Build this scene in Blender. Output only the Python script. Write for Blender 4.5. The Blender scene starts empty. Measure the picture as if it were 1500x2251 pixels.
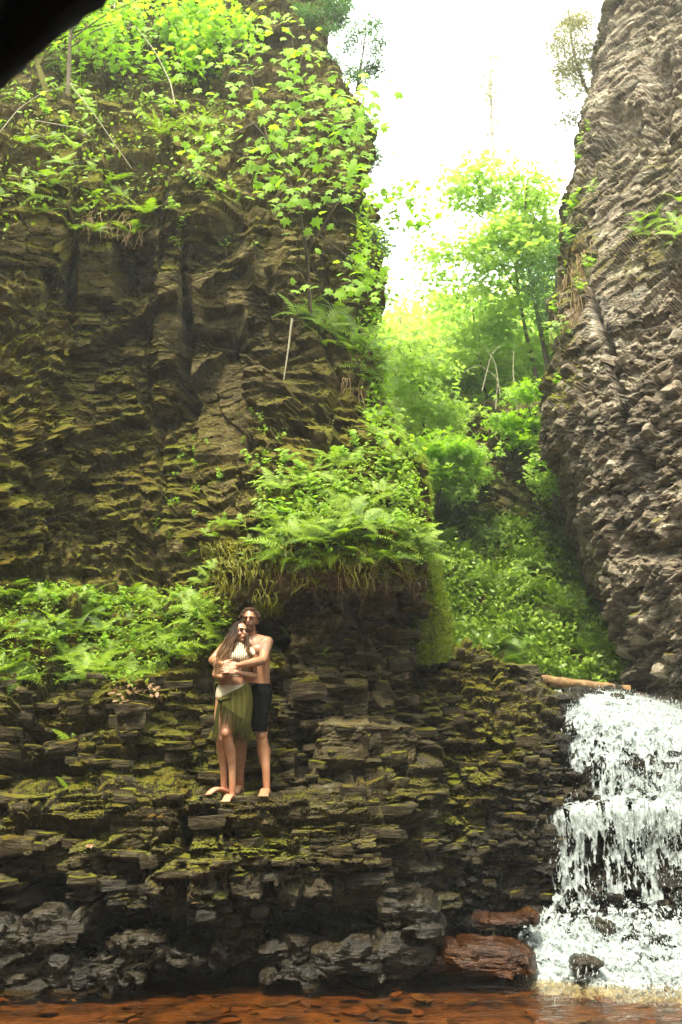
import bpy, bmesh, math, random
import numpy as np
from mathutils import Vector, Matrix, Euler
R = math.radians
random.seed(7); rng = np.random.default_rng(11)
sc = bpy.context.scene
COL = sc.collection
# ------------------------------------------------------------ camera, sky, sun, exposure
CAM = Vector((0, 0, 1.85)); PITCH = R(14.5); FPX = 2188.0
cd = bpy.data.cameras.new('camera'); cam = bpy.data.objects.new('camera', cd); COL.objects.link(cam)
cam.location = CAM; cam.rotation_euler = (R(90) + PITCH, 0, 0)
cd.sensor_fit = 'VERTICAL'; cd.sensor_height = 36.0; cd.lens = FPX / 2251 * 36.0
cd.clip_start = 0.05; cd.clip_end = 600
cd.dof.use_dof = True; cd.dof.focus_distance = 10.3; cd.dof.aperture_fstop = 2.8
sc.camera = cam
SUN_EL, SUN_AZ = R(66), R(205)      # azimuth measured clockwise from +Y: the sun stands behind the camera, to its left
world = bpy.data.worlds.new('World'); sc.world = world; world.use_nodes = True
wn = world.node_tree; wn.nodes.clear()
wo = wn.nodes.new('ShaderNodeOutputWorld'); wb = wn.nodes.new('ShaderNodeBackground')
sky = wn.nodes.new('ShaderNodeTexSky'); sky.sky_type = 'NISHITA'; sky.sun_disc = False
sky.sun_elevation = SUN_EL; sky.sun_rotation = SUN_AZ; sky.air_density = 1.0; sky.dust_density = 4.0; sky.ozone_density = 1.0
mx = wn.nodes.new('ShaderNodeMix'); mx.data_type = 'RGBA'
mx.inputs[0].default_value = 0.8
mx.inputs[7].default_value = (10.6, 11.0, 10.3, 1)      # bright white cloud cover
wn.links.new(sky.outputs[0], mx.inputs[6]); wn.links.new(mx.outputs[2], wb.inputs[0])
wb.inputs[1].default_value = 0.10
wn.links.new(wb.outputs[0], wo.inputs[0])
sd = bpy.data.lights.new('sun', 'SUN'); sun = bpy.data.objects.new('sun', sd); COL.objects.link(sun)
sd.energy = 1.5; sd.angle = R(10); sd.color = (1.0, 0.93, 0.78)
_d = Vector((math.sin(SUN_AZ) * math.cos(SUN_EL), math.cos(SUN_AZ) * math.cos(SUN_EL), math.sin(SUN_EL)))
sun.rotation_euler = _d.to_track_quat('Z', 'Y').to_euler()
sc.view_settings.view_transform = 'Standard'; sc.view_settings.look = 'None'
sc.view_settings.exposure = 2.7; sc.view_settings.gamma = 1.0
try: sc.view_settings.use_curve_mapping = False
except Exception: pass

# ------------------------------------------------------------ helpers
SP, CP = math.sin(PITCH), math.cos(PITCH)
def P(px, py, Y):
    """world point seen at photograph pixel px,py at distance Y in front of the photographer"""
    dx = (px - 750) / FPX; dy = (1125.5 - py) / FPX
    s = Y / (CP - dy * SP)
    return Vector((dx * s, Y, CAM.z + (SP + dy * CP) * s))
def proj(p):
    p = np.asarray(p, float); x = p[..., 0]; y = p[..., 1]; z = p[..., 2] - CAM.z
    d = y * CP + z * SP; u = -y * SP + z * CP
    return 750 + FPX * x / d, 1125.5 - FPX * u / d
def pxm(Y): return FPX / Y      # photo pixels per metre

def h1(a, seed=0):
    a = np.asarray(a).astype(np.int64).astype(np.uint64)
    x = (a + np.uint64(seed * 7919 + 12345)) * np.uint64(0x9E3779B97F4A7C15)
    x ^= x >> np.uint64(31); x *= np.uint64(0xBF58476D1CE4E5B9); x ^= x >> np.uint64(27); x *= np.uint64(0x94D049BB133111EB); x ^= x >> np.uint64(31)
    return (x >> np.uint64(40)).astype(np.float64) / float(1 << 24)
def h2(a, b, seed=0):
    return h1(np.asarray(a, dtype=np.int64) * 92837111 + np.asarray(b, dtype=np.int64) * 689287499, seed)
def h3(a, b, c, seed=0):
    return h1(np.asarray(a, dtype=np.int64) * 92837111 + np.asarray(b, dtype=np.int64) * 689287499 + np.asarray(c, dtype=np.int64) * 283923481, seed)
def vnoise(p, seed=0):
    i = np.floor(p).astype(np.int64); f = p - i; f = f * f * (3 - 2 * f)
    r = 0
    for a in (0, 1):
        wa = f[:, 0] if a else 1 - f[:, 0]
        for b in (0, 1):
            wb_ = f[:, 1] if b else 1 - f[:, 1]
            for c in (0, 1):
                wc = f[:, 2] if c else 1 - f[:, 2]
                r = r + wa * wb_ * wc * h3(i[:, 0] + a, i[:, 1] + b, i[:, 2] + c, seed)
    return r
def fbm(p, o=4, seed=0):
    r = 0; a = 1; t = 0
    for k in range(o):
        r = r + a * vnoise(p * (2 ** k) + 17.3 * k, seed + k); t += a; a *= .5
    return r / t * 2 - 1
def cells(s, t, seed=0, jit=.9):
    """2D cell pattern: returns id hashes (3), F1, F2-F1, offset from the cell centre"""
    i = np.floor(s).astype(np.int64); j = np.floor(t).astype(np.int64)
    F1 = np.full(s.shape, 9.); F2 = np.full(s.shape, 9.); bi = i.copy(); bj = j.copy(); ox = np.zeros(s.shape); oy = np.zeros(s.shape)
    for a in (-1, 0, 1):
        for b in (-1, 0, 1):
            ci = i + a; cj = j + b
            cx = ci + .5 + jit * (h2(ci, cj, seed) - .5); cy = cj + .5 + jit * (h2(ci, cj, seed + 1) - .5)
            dx = s - cx; dy = t - cy; d = np.maximum(np.abs(dx), np.abs(dy)) * .6 + np.sqrt(dx * dx + dy * dy) * .4
            m = d < F1
            F2 = np.where(m, F1, np.minimum(F2, d)); F1 = np.where(m, d, F1)
            bi = np.where(m, ci, bi); bj = np.where(m, cj, bj); ox = np.where(m, dx, ox); oy = np.where(m, dy, oy)
    return (h2(bi, bj, seed + 2), h2(bi, bj, seed + 3), h2(bi, bj, seed + 4)), F1, F2 - F1, ox, oy

def tagx(o, label=None, cat=None, group=None, kind=None):
    if label: o['label'] = label
    if cat: o['category'] = cat
    if group: o['group'] = group
    if kind: o['kind'] = kind
    return o
def link(name, me, mat=None, parent=None, loc=None):
    o = bpy.data.objects.new(name, me); COL.objects.link(o)
    if mat is not None and me is not None and len(me.materials) == 0: me.materials.append(mat)
    if parent is not None: o.parent = parent
    if loc is not None: o.location = loc
    return o
def empty(name, loc=(0, 0, 0), rz=0.):
    o = bpy.data.objects.new(name, None); COL.objects.link(o); o.location = loc; o.rotation_euler = (0, 0, rz); o.empty_display_size = .1
    return o
def mesh_np(name, V, F, attrs=None, smooth=False):
    """V (n,3), F (m,k) with k = 3 or 4"""
    V = np.asarray(V, np.float32); F = np.asarray(F, np.int32)
    me = bpy.data.meshes.new(name); n = len(V); m, k = F.shape
    me.vertices.add(n); me.vertices.foreach_set('co', V.ravel())
    me.loops.add(m * k); me.loops.foreach_set('vertex_index', F.ravel())
    me.polygons.add(m); me.polygons.foreach_set('loop_start', np.arange(0, m * k, k, dtype=np.int32))
    me.update(calc_edges=True)
    me.polygons.foreach_set('use_smooth', np.full(m, bool(smooth)))
    for a, v in (attrs or {}).items():
        at = me.attributes.new(a, 'FLOAT', 'POINT'); at.data.foreach_set('value', np.asarray(v, np.float32))
    return me
def gridF(nu, nv):
    a = np.arange(nu * nv).reshape(nu, nv)
    return np.stack([a[:-1, :-1], a[1:, :-1], a[1:, 1:], a[:-1, 1:]], -1).reshape(-1, 4)
def resample(ctrl, nu, nv, blur=6):
    """ctrl: list of columns, each a list of Vectors (equal length); arc-length along rows, gentle smoothing"""
    C = np.array([[list(p) for p in c] for c in ctrl], float)          # (cu, cv, 3)
    seg = np.linalg.norm(np.diff(C, axis=1), axis=2).mean(0); cv = np.concatenate([[0], np.cumsum(seg)]); cv /= cv[-1]
    seg = np.linalg.norm(np.diff(C, axis=0), axis=2).mean(1); cu = np.concatenate([[0], np.cumsum(seg)]); cu /= cu[-1]
    tv = np.linspace(0, 1, nv); tu = np.linspace(0, 1, nu)
    A = np.empty((C.shape[0], nv, 3))
    for i in range(C.shape[0]):
        for k in range(3): A[i, :, k] = np.interp(tv, cv, C[i, :, k])
    B = np.empty((nu, nv, 3))
    for j in range(nv):
        for k in range(3): B[:, j, k] = np.interp(tu, cu, A[:, j, k])
    for _ in range(blur):
        Q = B.copy(); Q[1:-1] = .25 * B[:-2] + .5 * B[1:-1] + .25 * B[2:]; B = Q
        Q = B.copy(); Q[:, 1:-1] = .25 * B[:, :-2] + .5 * B[:, 1:-1] + .25 * B[:, 2:]; B = Q
    return B
def gnormals(B):
    du = np.gradient(B, axis=0); dv = np.gradient(B, axis=1)
    n = np.cross(du, dv); n /= np.linalg.norm(n, axis=2, keepdims=True) + 1e-9
    return n
def rock(p, tilt=0., ang=0., big=.22, mid=.10, small=.035, seed=0, sb=(1.1, .45), sm=(.42, .12), ss=(.15, .045), col=0., colw=.9, bias=.0, warp=1.):
    """stepped, bedded rock relief: three sizes of broken blocks"""
    x, y, z = p.T
    w1 = fbm(p * .6, 3, seed + 50); w2 = fbm(p * 2.3, 3, seed + 60); w3 = fbm(p * 9, 2, seed + 65)
    s = x * math.cos(ang) + y * math.sin(ang); t = z + tilt * s
    t = t + warp * .10 * w1 + warp * .03 * w2 + .006 * w3; s = s + .2 * w1 + .06 * w2 + .012 * w3
    d = big * .7 * fbm(p * .9, 3, seed + 70)
    ids, F1, e, ox, oy = cells(s / sb[0], t / sb[1], seed)
    d = d + big * (ids[0] - .5) + big * .5 * ((ids[1] - .5) * ox + (ids[2] - .6) * oy)
    ids2, F1, e2, ox, oy = cells(s / sm[0] + .3 * ids[1], t / sm[1] + ids[2], seed + 10)
    k2 = np.clip(e2 / .12, 0, 1)
    d = d + mid * (ids2[0] - .5) * 1.3 + mid * 1.0 * ((ids2[1] - .5) * ox + (ids2[2] - .75 + bias) * oy * 1.2) - mid * .5 * (1 - k2)
    ids3, F1, e3, ox, oy = cells(s / ss[0], t / ss[1], seed + 20)
    flat = np.clip((ids[1] - .25) * 3 + .4 * w1, .25, 1)
    d = d + flat * (small * (ids3[0] - .5) * 1.4 + small * ((ids3[1] - .5) * ox + (ids3[2] - .7) * oy) - small * .5 * (1 - np.clip(e3 / .15, 0, 1)))
    if col:
        c = s / colw + .25 * w1; ci = np.floor(c); cf = c - ci
        d = d + col * (h1(ci, seed + 33) - .5 + (h1(ci, seed + 34) - .5) * (cf - .5) * 1.5) - col * .4 * np.exp(-((cf - .02) / .03) ** 2)
    d = d + .012 * w3 + .02 * w2
    return d, ids2[1]

# ------------------------------------------------------------ node helpers
def mat(name, disp=False):
    m = bpy.data.materials.new(name); m.use_nodes = True; nt = m.node_tree
    b = nt.nodes['Principled BSDF']
    return m, nt, b
def N(nt, t, **kw):
    n = nt.nodes.new(t)
    for k, v in kw.items(): setattr(n, k, v)
    return n
def noise(nt, vec, scale, detail=4, rough=.55, dist=0):
    n = N(nt, 'ShaderNodeTexNoise'); n.inputs['Scale'].default_value = scale; n.inputs['Detail'].default_value = detail
    n.inputs['Roughness'].default_value = rough; n.inputs['Distortion'].default_value = dist
    if vec is not None: nt.links.new(vec, n.inputs['Vector'])
    return n.outputs['Fac']
def ramp(nt, fac, pts):
    n = N(nt, 'ShaderNodeValToRGB'); cr = n.color_ramp
    while len(cr.elements) > 1: cr.elements.remove(cr.elements[-1])
    for i, (p, c) in enumerate(pts):
        e = cr.elements[0] if i == 0 else cr.elements.new(p)
        e.position = p; e.color = (c, c, c, 1) if isinstance(c, (int, float)) else (*c, 1)
    nt.links.new(fac, n.inputs[0]); return n.outputs[0]
def mix(nt, f, a, b, mode='MIX'):
    n = N(nt, 'ShaderNodeMix', data_type='RGBA', blend_type=mode)
    for s, v in ((0, f), (6, a), (7, b)):
        if isinstance(v, (int, float)): n.inputs[s].default_value = v if s == 0 else (v, v, v, 1)
        elif isinstance(v, tuple): n.inputs[s].default_value = (*v, 1)
        else: nt.links.new(v, n.inputs[s])
    return n.outputs[2]
def mth(nt, op, a, b=None, clamp=False):
    n = N(nt, 'ShaderNodeMath', operation=op); n.use_clamp = clamp
    for s, v in ((0, a), (1, b)):
        if v is None: continue
        if isinstance(v, (int, float)): n.inputs[s].default_value = v
        else: nt.links.new(v, n.inputs[s])
    return n.outputs[0]
def geo(nt):
    g = N(nt, 'ShaderNodeNewGeometry'); s = N(nt, 'ShaderNodeSeparateXYZ'); nt.links.new(g.outputs['Normal'], s.inputs[0])
    return g.outputs['Position'], s.outputs[2]
def attr(nt, name):
    a = N(nt, 'ShaderNodeAttribute'); a.attribute_name = name; return a.outputs['Fac']
def bump(nt, b, h, strength, dist):
    n = N(nt, 'ShaderNodeBump'); n.inputs['Strength'].default_value = strength; n.inputs['Distance'].default_value = dist
    nt.links.new(h, n.inputs['Height']); nt.links.new(n.outputs[0], b.inputs['Normal'])

def rock_mat(name, cols, moss=(.075, .085, .007), moss2=(.16, .155, .012), lich=(.30, .31, .22), lichen=.5, strata=.35, base_moss=None):
    m, nt, b = mat(name); pos, nz = geo(nt)
    mp = N(nt, 'ShaderNodeMapping'); nt.links.new(pos, mp.inputs[0]); mp.inputs['Rotation'].default_value = (0, strata, 0); mp.inputs['Scale'].default_value = (1, 1, 5)
    n1 = noise(nt, mp.outputs[0], 1.6, 7, .62); n2 = noise(nt, pos, 14, 6, .6); n3 = noise(nt, mp.outputs[0], 9, 5, .6)
    c = ramp(nt, n1, [(.25, cols[0]), (.5, cols[1]), (.72, cols[2])])
    c = mix(nt, .65, c, ramp(nt, n2, [(.3, .45), (.7, 1.4)]), 'MULTIPLY')
    c = mix(nt, ramp(nt, n3, [(.6, 0.), (.7, .5)]), c, cols[3])
    tone = attr(nt, 'tone')
    c = mix(nt, .8, c, ramp(nt, tone, [(0., .5), (.5, 1.), (1., 1.5)]), 'MULTIPLY')
    l = noise(nt, pos, 5.5, 6, .7)
    c = mix(nt, mth(nt, 'MULTIPLY', ramp(nt, l, [(.60, 0.), (.66, 1.)]), mth(nt, 'MULTIPLY', attr(nt, 'lichen'), lichen)), c, lich)
    # moss sits on what faces up
    mn = noise(nt, pos, 4.5, 6, .65); mf = noise(nt, pos, 60, 3, .6)
    a = mth(nt, 'ADD', mth(nt, 'MULTIPLY', nz, .9), mth(nt, 'MULTIPLY', attr(nt, 'moss'), 1.0))
    a = mth(nt, 'ADD', a, mth(nt, 'MULTIPLY', mn, 1.1))
    mm = ramp(nt, a, [(1.18 / 2.2, 0.), (1.36 / 2.2, 1.)])
    nt.nodes[-1].inputs[0].default_value = 0
    sc_ = mth(nt, 'MULTIPLY', a, 1 / 2.2); nt.links.new(sc_, nt.nodes[-2].inputs[0]) if False else None
    for n_ in nt.nodes:
        if n_.bl_idname == 'ShaderNodeValToRGB' and n_.outputs[0] == mm: nt.links.new(sc_, n_.inputs[0])
    mc = mix(nt, mf, moss, moss2)
    mc = mix(nt, ramp(nt, noise(nt, pos, 2.2, 4), [(.4, 0.), (.65, .8)]), mc, (.10, .065, .008))
    c = mix(nt, mm, c, mc)
    wet = attr(nt, 'wet')
    c = mix(nt, mth(nt, 'MULTIPLY', wet, .75), c, mix(nt, 1., c, .22, 'MULTIPLY'))
    nt.links.new(c, b.inputs['Base Color'])
    r = mth(nt, 'SUBTRACT', .82, mth(nt, 'MULTIPLY', wet, mth(nt, 'ADD', .45, mth(nt, 'MULTIPLY', n2, .25))))
    nt.links.new(r, b.inputs['Roughness']); nt.links.new(mth(nt, 'ADD', .10, mth(nt, 'MULTIPLY', wet, .22)), b.inputs['Specular IOR Level'])
    hh = mth(nt, 'ADD', mth(nt, 'MULTIPLY', n2, 1.), mth(nt, 'ADD', mth(nt, 'MULTIPLY', n3, 1.2), mth(nt, 'MULTIPLY', mth(nt, 'MULTIPLY', mf, mm), .8)))
    bump(nt, b, hh, .9, .03)
    return m
def leaf_mat(name, c1, c2, trans=.5, var=.5, rough=.5):
    m, nt, b = mat(name); out = nt.nodes['Material Output']
    oi = N(nt, 'ShaderNodeObjectInfo'); g = N(nt, 'ShaderNodeNewGeometry')
    f = noise(nt, g.outputs['Position'], 7, 2)
    rp = mth(nt, 'FRACT', mth(nt, 'ADD', mth(nt, 'ADD', g.outputs['Random Per Island'], oi.outputs['Random']), mth(nt, 'MULTIPLY', f, 1.)))
    c = mix(nt, rp, c1, c2)
    nt.links.new(c, b.inputs['Base Color']); b.inputs['Roughness'].default_value = rough; b.inputs['Specular IOR Level'].default_value = .3
    t = N(nt, 'ShaderNodeBsdfTranslucent'); nt.links.new(mix(nt, 1., c, (1.15, 1.25, .6), 'MULTIPLY'), t.inputs[0])
    ms = N(nt, 'ShaderNodeMixShader'); ms.inputs[0].default_value = trans
    nt.links.new(b.outputs[0], ms.inputs[1]); nt.links.new(t.outputs[0], ms.inputs[2]); nt.links.new(ms.outputs[0], out.inputs[0])
    return m
def plain(name, col, rough=.7, n=.25, scale=20, metal=0, b2=.3):
    m, nt, b = mat(name); g = N(nt, 'ShaderNodeNewGeometry'); f = noise(nt, g.outputs['Position'], scale, 5)
    c = mix(nt, 1., col, ramp(nt, f, [(.3, 1 - n), (.7, 1 + n)]), 'MULTIPLY'); nt.links.new(c, b.inputs['Base Color'])
    b.inputs['Roughness'].default_value = rough; b.inputs['Metallic'].default_value = metal; b.inputs['Specular IOR Level'].default_value = .12
    if b2: bump(nt, b, f, b2, .01)
    return m
# ------------------------------------------------------------ materials
M_left = rock_mat('olive_bedded_rock', [(.030, .022, .007), (.092, .070, .024), (.20, .16, .07), (.12, .065, .02)], strata=.05, lichen=.3)
M_ledge = rock_mat('grey_brown_slate', [(.016, .013, .008), (.048, .038, .019), (.12, .10, .055), (.07, .034, .018)], strata=.06, lichen=.4)
M_right = rock_mat('grey_violet_rock', [(.040, .030, .020), (.185, .148, .098), (.44, .39, .28), (.20, .10, .06)], strata=-.5, lichen=.7, lich=(.42, .44, .34))
M_orange = plain('wet_orange_rock', (.10, .034, .008), .2, .6, 9, b2=.8)

# ------------------------------------------------------------ left cliff
def lerpcols(rows):
    """rows: list over features of list of (px,py,Y) per column -> columns of Vectors"""
    n = len(rows[0]); return [[P(*r[i]) for r in rows] for i in range(n)]
rows = [
 # px: -420          0               200             400             560             700             820             edge
 [(-420,1800,10.3),(0,1800,10.6),(200,1790,10.5),(400,1790,10.5),(560,1800,10.5),(700,1800,10.5),(820,1800,10.6),(935,1800,10.8)],
 [(-420,1640,10.6),(0,1640,10.9),(200,1640,10.8),(400,1630,10.7),(560,1640,10.75),(700,1640,10.75),(820,1640,10.75),(930,1640,11.0)],
 [(-420,1500,11.0),(0,1510,11.2),(200,1510,11.1),(400,1510,11.0),(560,1520,10.95),(700,1520,10.75),(820,1520,10.75),(928,1520,11.0)],
 [(-420,1380,11.8),(0,1400,11.9),(200,1420,11.7),(400,1420,11.5),(560,1420,11.1),(700,1420,10.8),(820,1420,10.8),(925,1420,11.1)],
 [(-420,1290,12.4),(0,1300,12.6),(200,1300,12.6),(400,1310,12.2),(560,1320,11.4),(700,1310,10.95),(820,1310,10.9),(925,1320,11.2)],
 [(-420,1260,12.5),(0,1255,12.7),(200,1260,13.0),(400,1270,12.6),(560,1262,10.9),(700,1262,10.45),(820,1262,10.4),(918,1270,11.1)],
 [(-420,1180,12.4),(0,1190,12.6),(200,1190,13.2),(400,1200,12.9),(560,1215,11.0),(700,1205,10.5),(820,1205,10.45),(905,1225,11.0)],
 [(-420,1060,12.2),(0,1060,12.4),(200,1060,13.4),(400,1080,13.2),(560,1100,12.1),(700,1100,11.3),(820,1110,11.1),(930,1120,11.6)],
 [(-420,940,12.1),(0,940,12.3),(200,940,13.5),(400,940,13.4),(560,950,12.9),(700,950,12.2),(800,950,11.9),(885,985,12.2)],
 [(-420,800,12.2),(0,800,12.5),(200,800,13.3),(400,800,13.4),(560,800,13.3),(700,790,12.7),(790,790,12.5),(852,800,12.8)],
 [(-420,620,12.4),(0,620,12.8),(200,620,13.1),(400,620,13.1),(560,620,13.4),(690,620,13.3),(770,620,13.2),(820,620,13.4)],
 [(-420,500,12.3),(0,500,12.5),(200,510,12.6),(400,500,13.0),(560,500,13.4),(690,480,13.8),(770,480,13.7),(828,470,14.0)],
 [(-420,400,12.5),(0,400,12.6),(200,410,12.7),(400,400,13.2),(560,380,13.8),(690,350,14.4),(770,350,14.3),(826,350,14.6)],
 [(-420,290,13.8),(0,290,13.9),(200,290,14.0),(400,300,14.2),(560,260,14.8),(660,220,15.3),(720,220,15.4),(790,235,15.6)],
 [(-420,180,15.2),(0,180,15.3),(200,190,15.4),(400,180,15.6),(540,150,15.8),(620,110,16.2),(660,100,16.5),(712,110,16.7)],
 [(-420,20,16.6),(0,20,16.7),(200,20,16.8),(400,20,16.6),(540,10,16.6),(600,0,17.0),(640,-10,17.4),(705,-20,17.6)],
 [(-420,-330,19),(0,-330,19),(200,-330,18.8),(400,-330,18.4),(520,-330,18.2),(600,-330,18.4),(640,-330,18.6),(690,-330,19)],
]
cols = lerpcols(rows)
cols.append([v + Vector((-.25, 1.6, 0)) for v in cols[-1]])
cols.append([v + Vector((-1.2, 5.5, .2)) for v in cols[-1]])
def left_attrs(V, nrm, tone):
    px, py = proj(V); n = fbm(V * .8, 3, 5)
    moss = .27 + .65 * n
    moss += .55 * np.exp(-(((px - 80) / 330) ** 2 + ((py - 1390) / 120) ** 2))       # fern slope
    moss += .7 * np.exp(-(((px - 720) / 200) ** 2 + ((py - 1190) / 75) ** 2))        # fern ledge
    moss += .35 * np.exp(-(((px - 150) / 300) ** 2 + ((py - 330) / 130) ** 2))
    moss += .35 * np.exp(-(((px - 30) / 90) ** 2 + ((py - 1000) / 300) ** 2)) + .4 * np.exp(-(((px - 900) / 60) ** 2 + ((py - 950) / 300) ** 2))
    moss -= .55 * np.exp(-(((px - 480) / 130) ** 2 + ((py - 800) / 180) ** 2))
    moss += .10 + .5 * np.exp(-(((px - 790) / 150) ** 2 + ((py - 1040) / 140) ** 2)) + .25 * np.clip((px - 640) / 100, 0, 1) * (py < 900)
    moss -= .9 * ((px > 620) & (py > 1290))
    lich = np.clip(.2 + n, 0, 1) + .8 * ((px > 640) & (py > 1330))
    low = np.clip((py - 1480) / 50, 0, 1)  # darker lower rock band; wet here only deepens its colour and gloss
    return dict(moss=moss, wet=.35 * low, tone=tone * (1 - .6 * low), lichen=lich)
SURF = {}; VIS = {}
def soft(px, py, x0, x1, y0, y1, s=10):
    f = lambda v, a, b: np.clip((v - a) / s + .5, 0, 1) * np.clip((b - v) / s + .5, 0, 1)
    return f(px, x0, x1) * f(py, y0, y1)
def jit(V, a=14, f=5, seed=400):
    px, py = proj(V); return px + a * fbm(V * f, 3, seed), py + a * fbm(V * f, 3, seed + 9)
def left_mask(V):
    px, py = jit(V, 16, 2.5); k = np.ones(len(V))
    for b in [(415,552,780,1000),(420,545,590,720),(165,250,540,650),(345,400,600,800),(700,905,1590,1690),(560,620,520,640)]: k -= .78 * soft(px, py, *b, 14)
    return np.clip(k, .2, 1)
def left_carve(V):
    px, py = jit(V, 12, 3)
    d = -.55 * soft(px, py, 565, 640, 1330, 1440, 30) - .30 * soft(px, py, 610, 905, 1285, 1345, 24) - .35 * soft(px, py, 655, 685, 1545, 1705, 12)
    d += .22 * soft(px, py, 700, 900, 1590, 1690, 14) - .35 * soft(px, py, 535, 600, 600, 760, 20) * (px > 590) - .30 * soft(px, py, 400, 418, 500, 920, 8) - .22 * soft(px, py, 548, 560, 740, 1000, 6)
    d += .25 * soft(px, py, 330, 400, 480, 900, 20) - .35 * soft(px, py, 250, 330, 520, 640, 20) - .25 * soft(px, py, 150, 168, 480, 700, 8)
    for (x0, y0, x1, y1, dep, fall) in [(400, 870, 560, 690, .34, 170), (150, 780, 400, 640, .30, 150), (250, 600, 400, 480, .25, 120), (430, 640, 560, 560, .3, 90), (20, 1000, 380, 900, .22, 160), (560, 900, 760, 1000, .25, 100)]:
        ln = y0 + (px - x0) * (y1 - y0) / (x1 - x0); k = np.clip((px - x0) / 25, 0, 1) * np.clip((x1 - px) / 25, 0, 1)
        d += dep * k * (.5 * np.clip(1 - (ln - py) / 110, 0, 1) * (py <= ln) - .6 * np.clip((py - ln) / 10, 0, 1) * np.clip(1 - (py - ln) / fall, 0, 1))
    lump = soft(px, py, -300, 165, 620, 1260, 40); d += lump * (.20 * np.abs(fbm(V * 4.2, 3, 430)) + .09 * fbm(V * 11, 2, 431)) * 1.4
    d += -.3 * soft(px, py, 420, 540, 490, 590, 30) - .25 * soft(px, py, 455, 530, 680, 760, 16) - .25 * soft(px, py, 300, 480, 1195, 1290, 40)
    d += -.25 * soft(px, py, 0, 260, 1560, 1600, 12) - .25 * soft(px, py, 330, 460, 1470, 1500, 10) - .3 * soft(px, py, 0, 130, 1640, 1740, 20)
    return d
def ledge_carve(V):
    px, py = jit(V, 9, 4)
    d = -.60 * soft(px, py, 45, 170, 1925, 2055, 14) - .55 * soft(px, py, 407, 424, 1800, 1950, 8) - .40 * soft(px, py, 600, 860, 1995, 2075, 20) - .35 * soft(px, py, 222, 240, 1960, 2080, 8)
    d += -.25 * soft(px, py, 583, 600, 1900, 2100, 8) + .12 * soft(px, py, 425, 575, 1780, 2020, 10) + .15 * soft(px, py, 165, 222, 1850, 2080, 10) - .25 * soft(px, py, 240, 410, 2010, 2060, 14)
    d += .10 * soft(px, py, 240, 405, 1750, 1990, 10) - .3 * soft(px, py, 700, 900, 1860, 1900, 20) * 0 - .35 * soft(px, py, 880, 930, 1800, 2000, 20)
    return np.where(V[:, 2] > 1.5, 0, d)
def terrain(name, cols, nu, nv, m, attrf, rk, label=None, mask=None, parent=None, blur=6, flip=False, carve=None, dblur=0):
    B = resample(cols, nu, nv, blur); n = gnormals(B)
    V = B.reshape(-1, 3); nn = n.reshape(-1, 3)
    d, tone = rock(V, **rk)
    if mask is not None: d = d * mask(V)
    if carve is not None: d = d + carve(V)
    for _ in range(dblur):
        q = d.reshape(nu, nv); q = q.copy(); q[1:-1] = .25 * q[:-2] + .5 * q[1:-1] + .25 * q[2:]; q[:, 1:-1] = .25 * q[:, :-2] + .5 * q[:, 1:-1] + .25 * q[:, 2:]; d = q.ravel()
    V2 = V - nn * d[:, None] if flip else V + nn * d[:, None]
    V2 = V2 + (np.random.default_rng(3).random(V2.shape) - .5) * .012
    G = V2.reshape(nu, nv, 3); nf = gnormals(G).reshape(-1, 3); nf = -nf if flip else nf
    A = attrf(V2, nf, tone)
    F = gridF(nu, nv)
    if flip: F = F[:, ::-1]
    me = mesh_np(name, V2, F, A)
    o = link(name, me, m, parent); tagx(o, label, kind='structure')
    SURF[name] = (V2, nf, A)
    px, py = proj(V2); qx = np.floor(px / 9).astype(int); qy = np.floor(py / 9).astype(int); dd = V2[:, 1]
    key = (qx + 500) * 4000 + qy + 500; key = np.clip(key, 0, 4000 * 1200); mn = np.full(4000 * 1200 + 1, 1e9); np.minimum.at(mn, key, dd); VIS[name] = dd < mn[key] + .30
    return o
left = terrain('rock_cliff', cols, 560, 1000, M_left, left_attrs,
    dict(tilt=.03, ang=.2, big=.42, mid=.15, small=.06, seed=2, sb=(.8, 1.1), sm=(.36, .13), ss=(.13, .05), col=.32, colw=1.15), 'tall mossy bedded rock cliff on the left', mask=left_mask, carve=left_carve)

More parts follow.
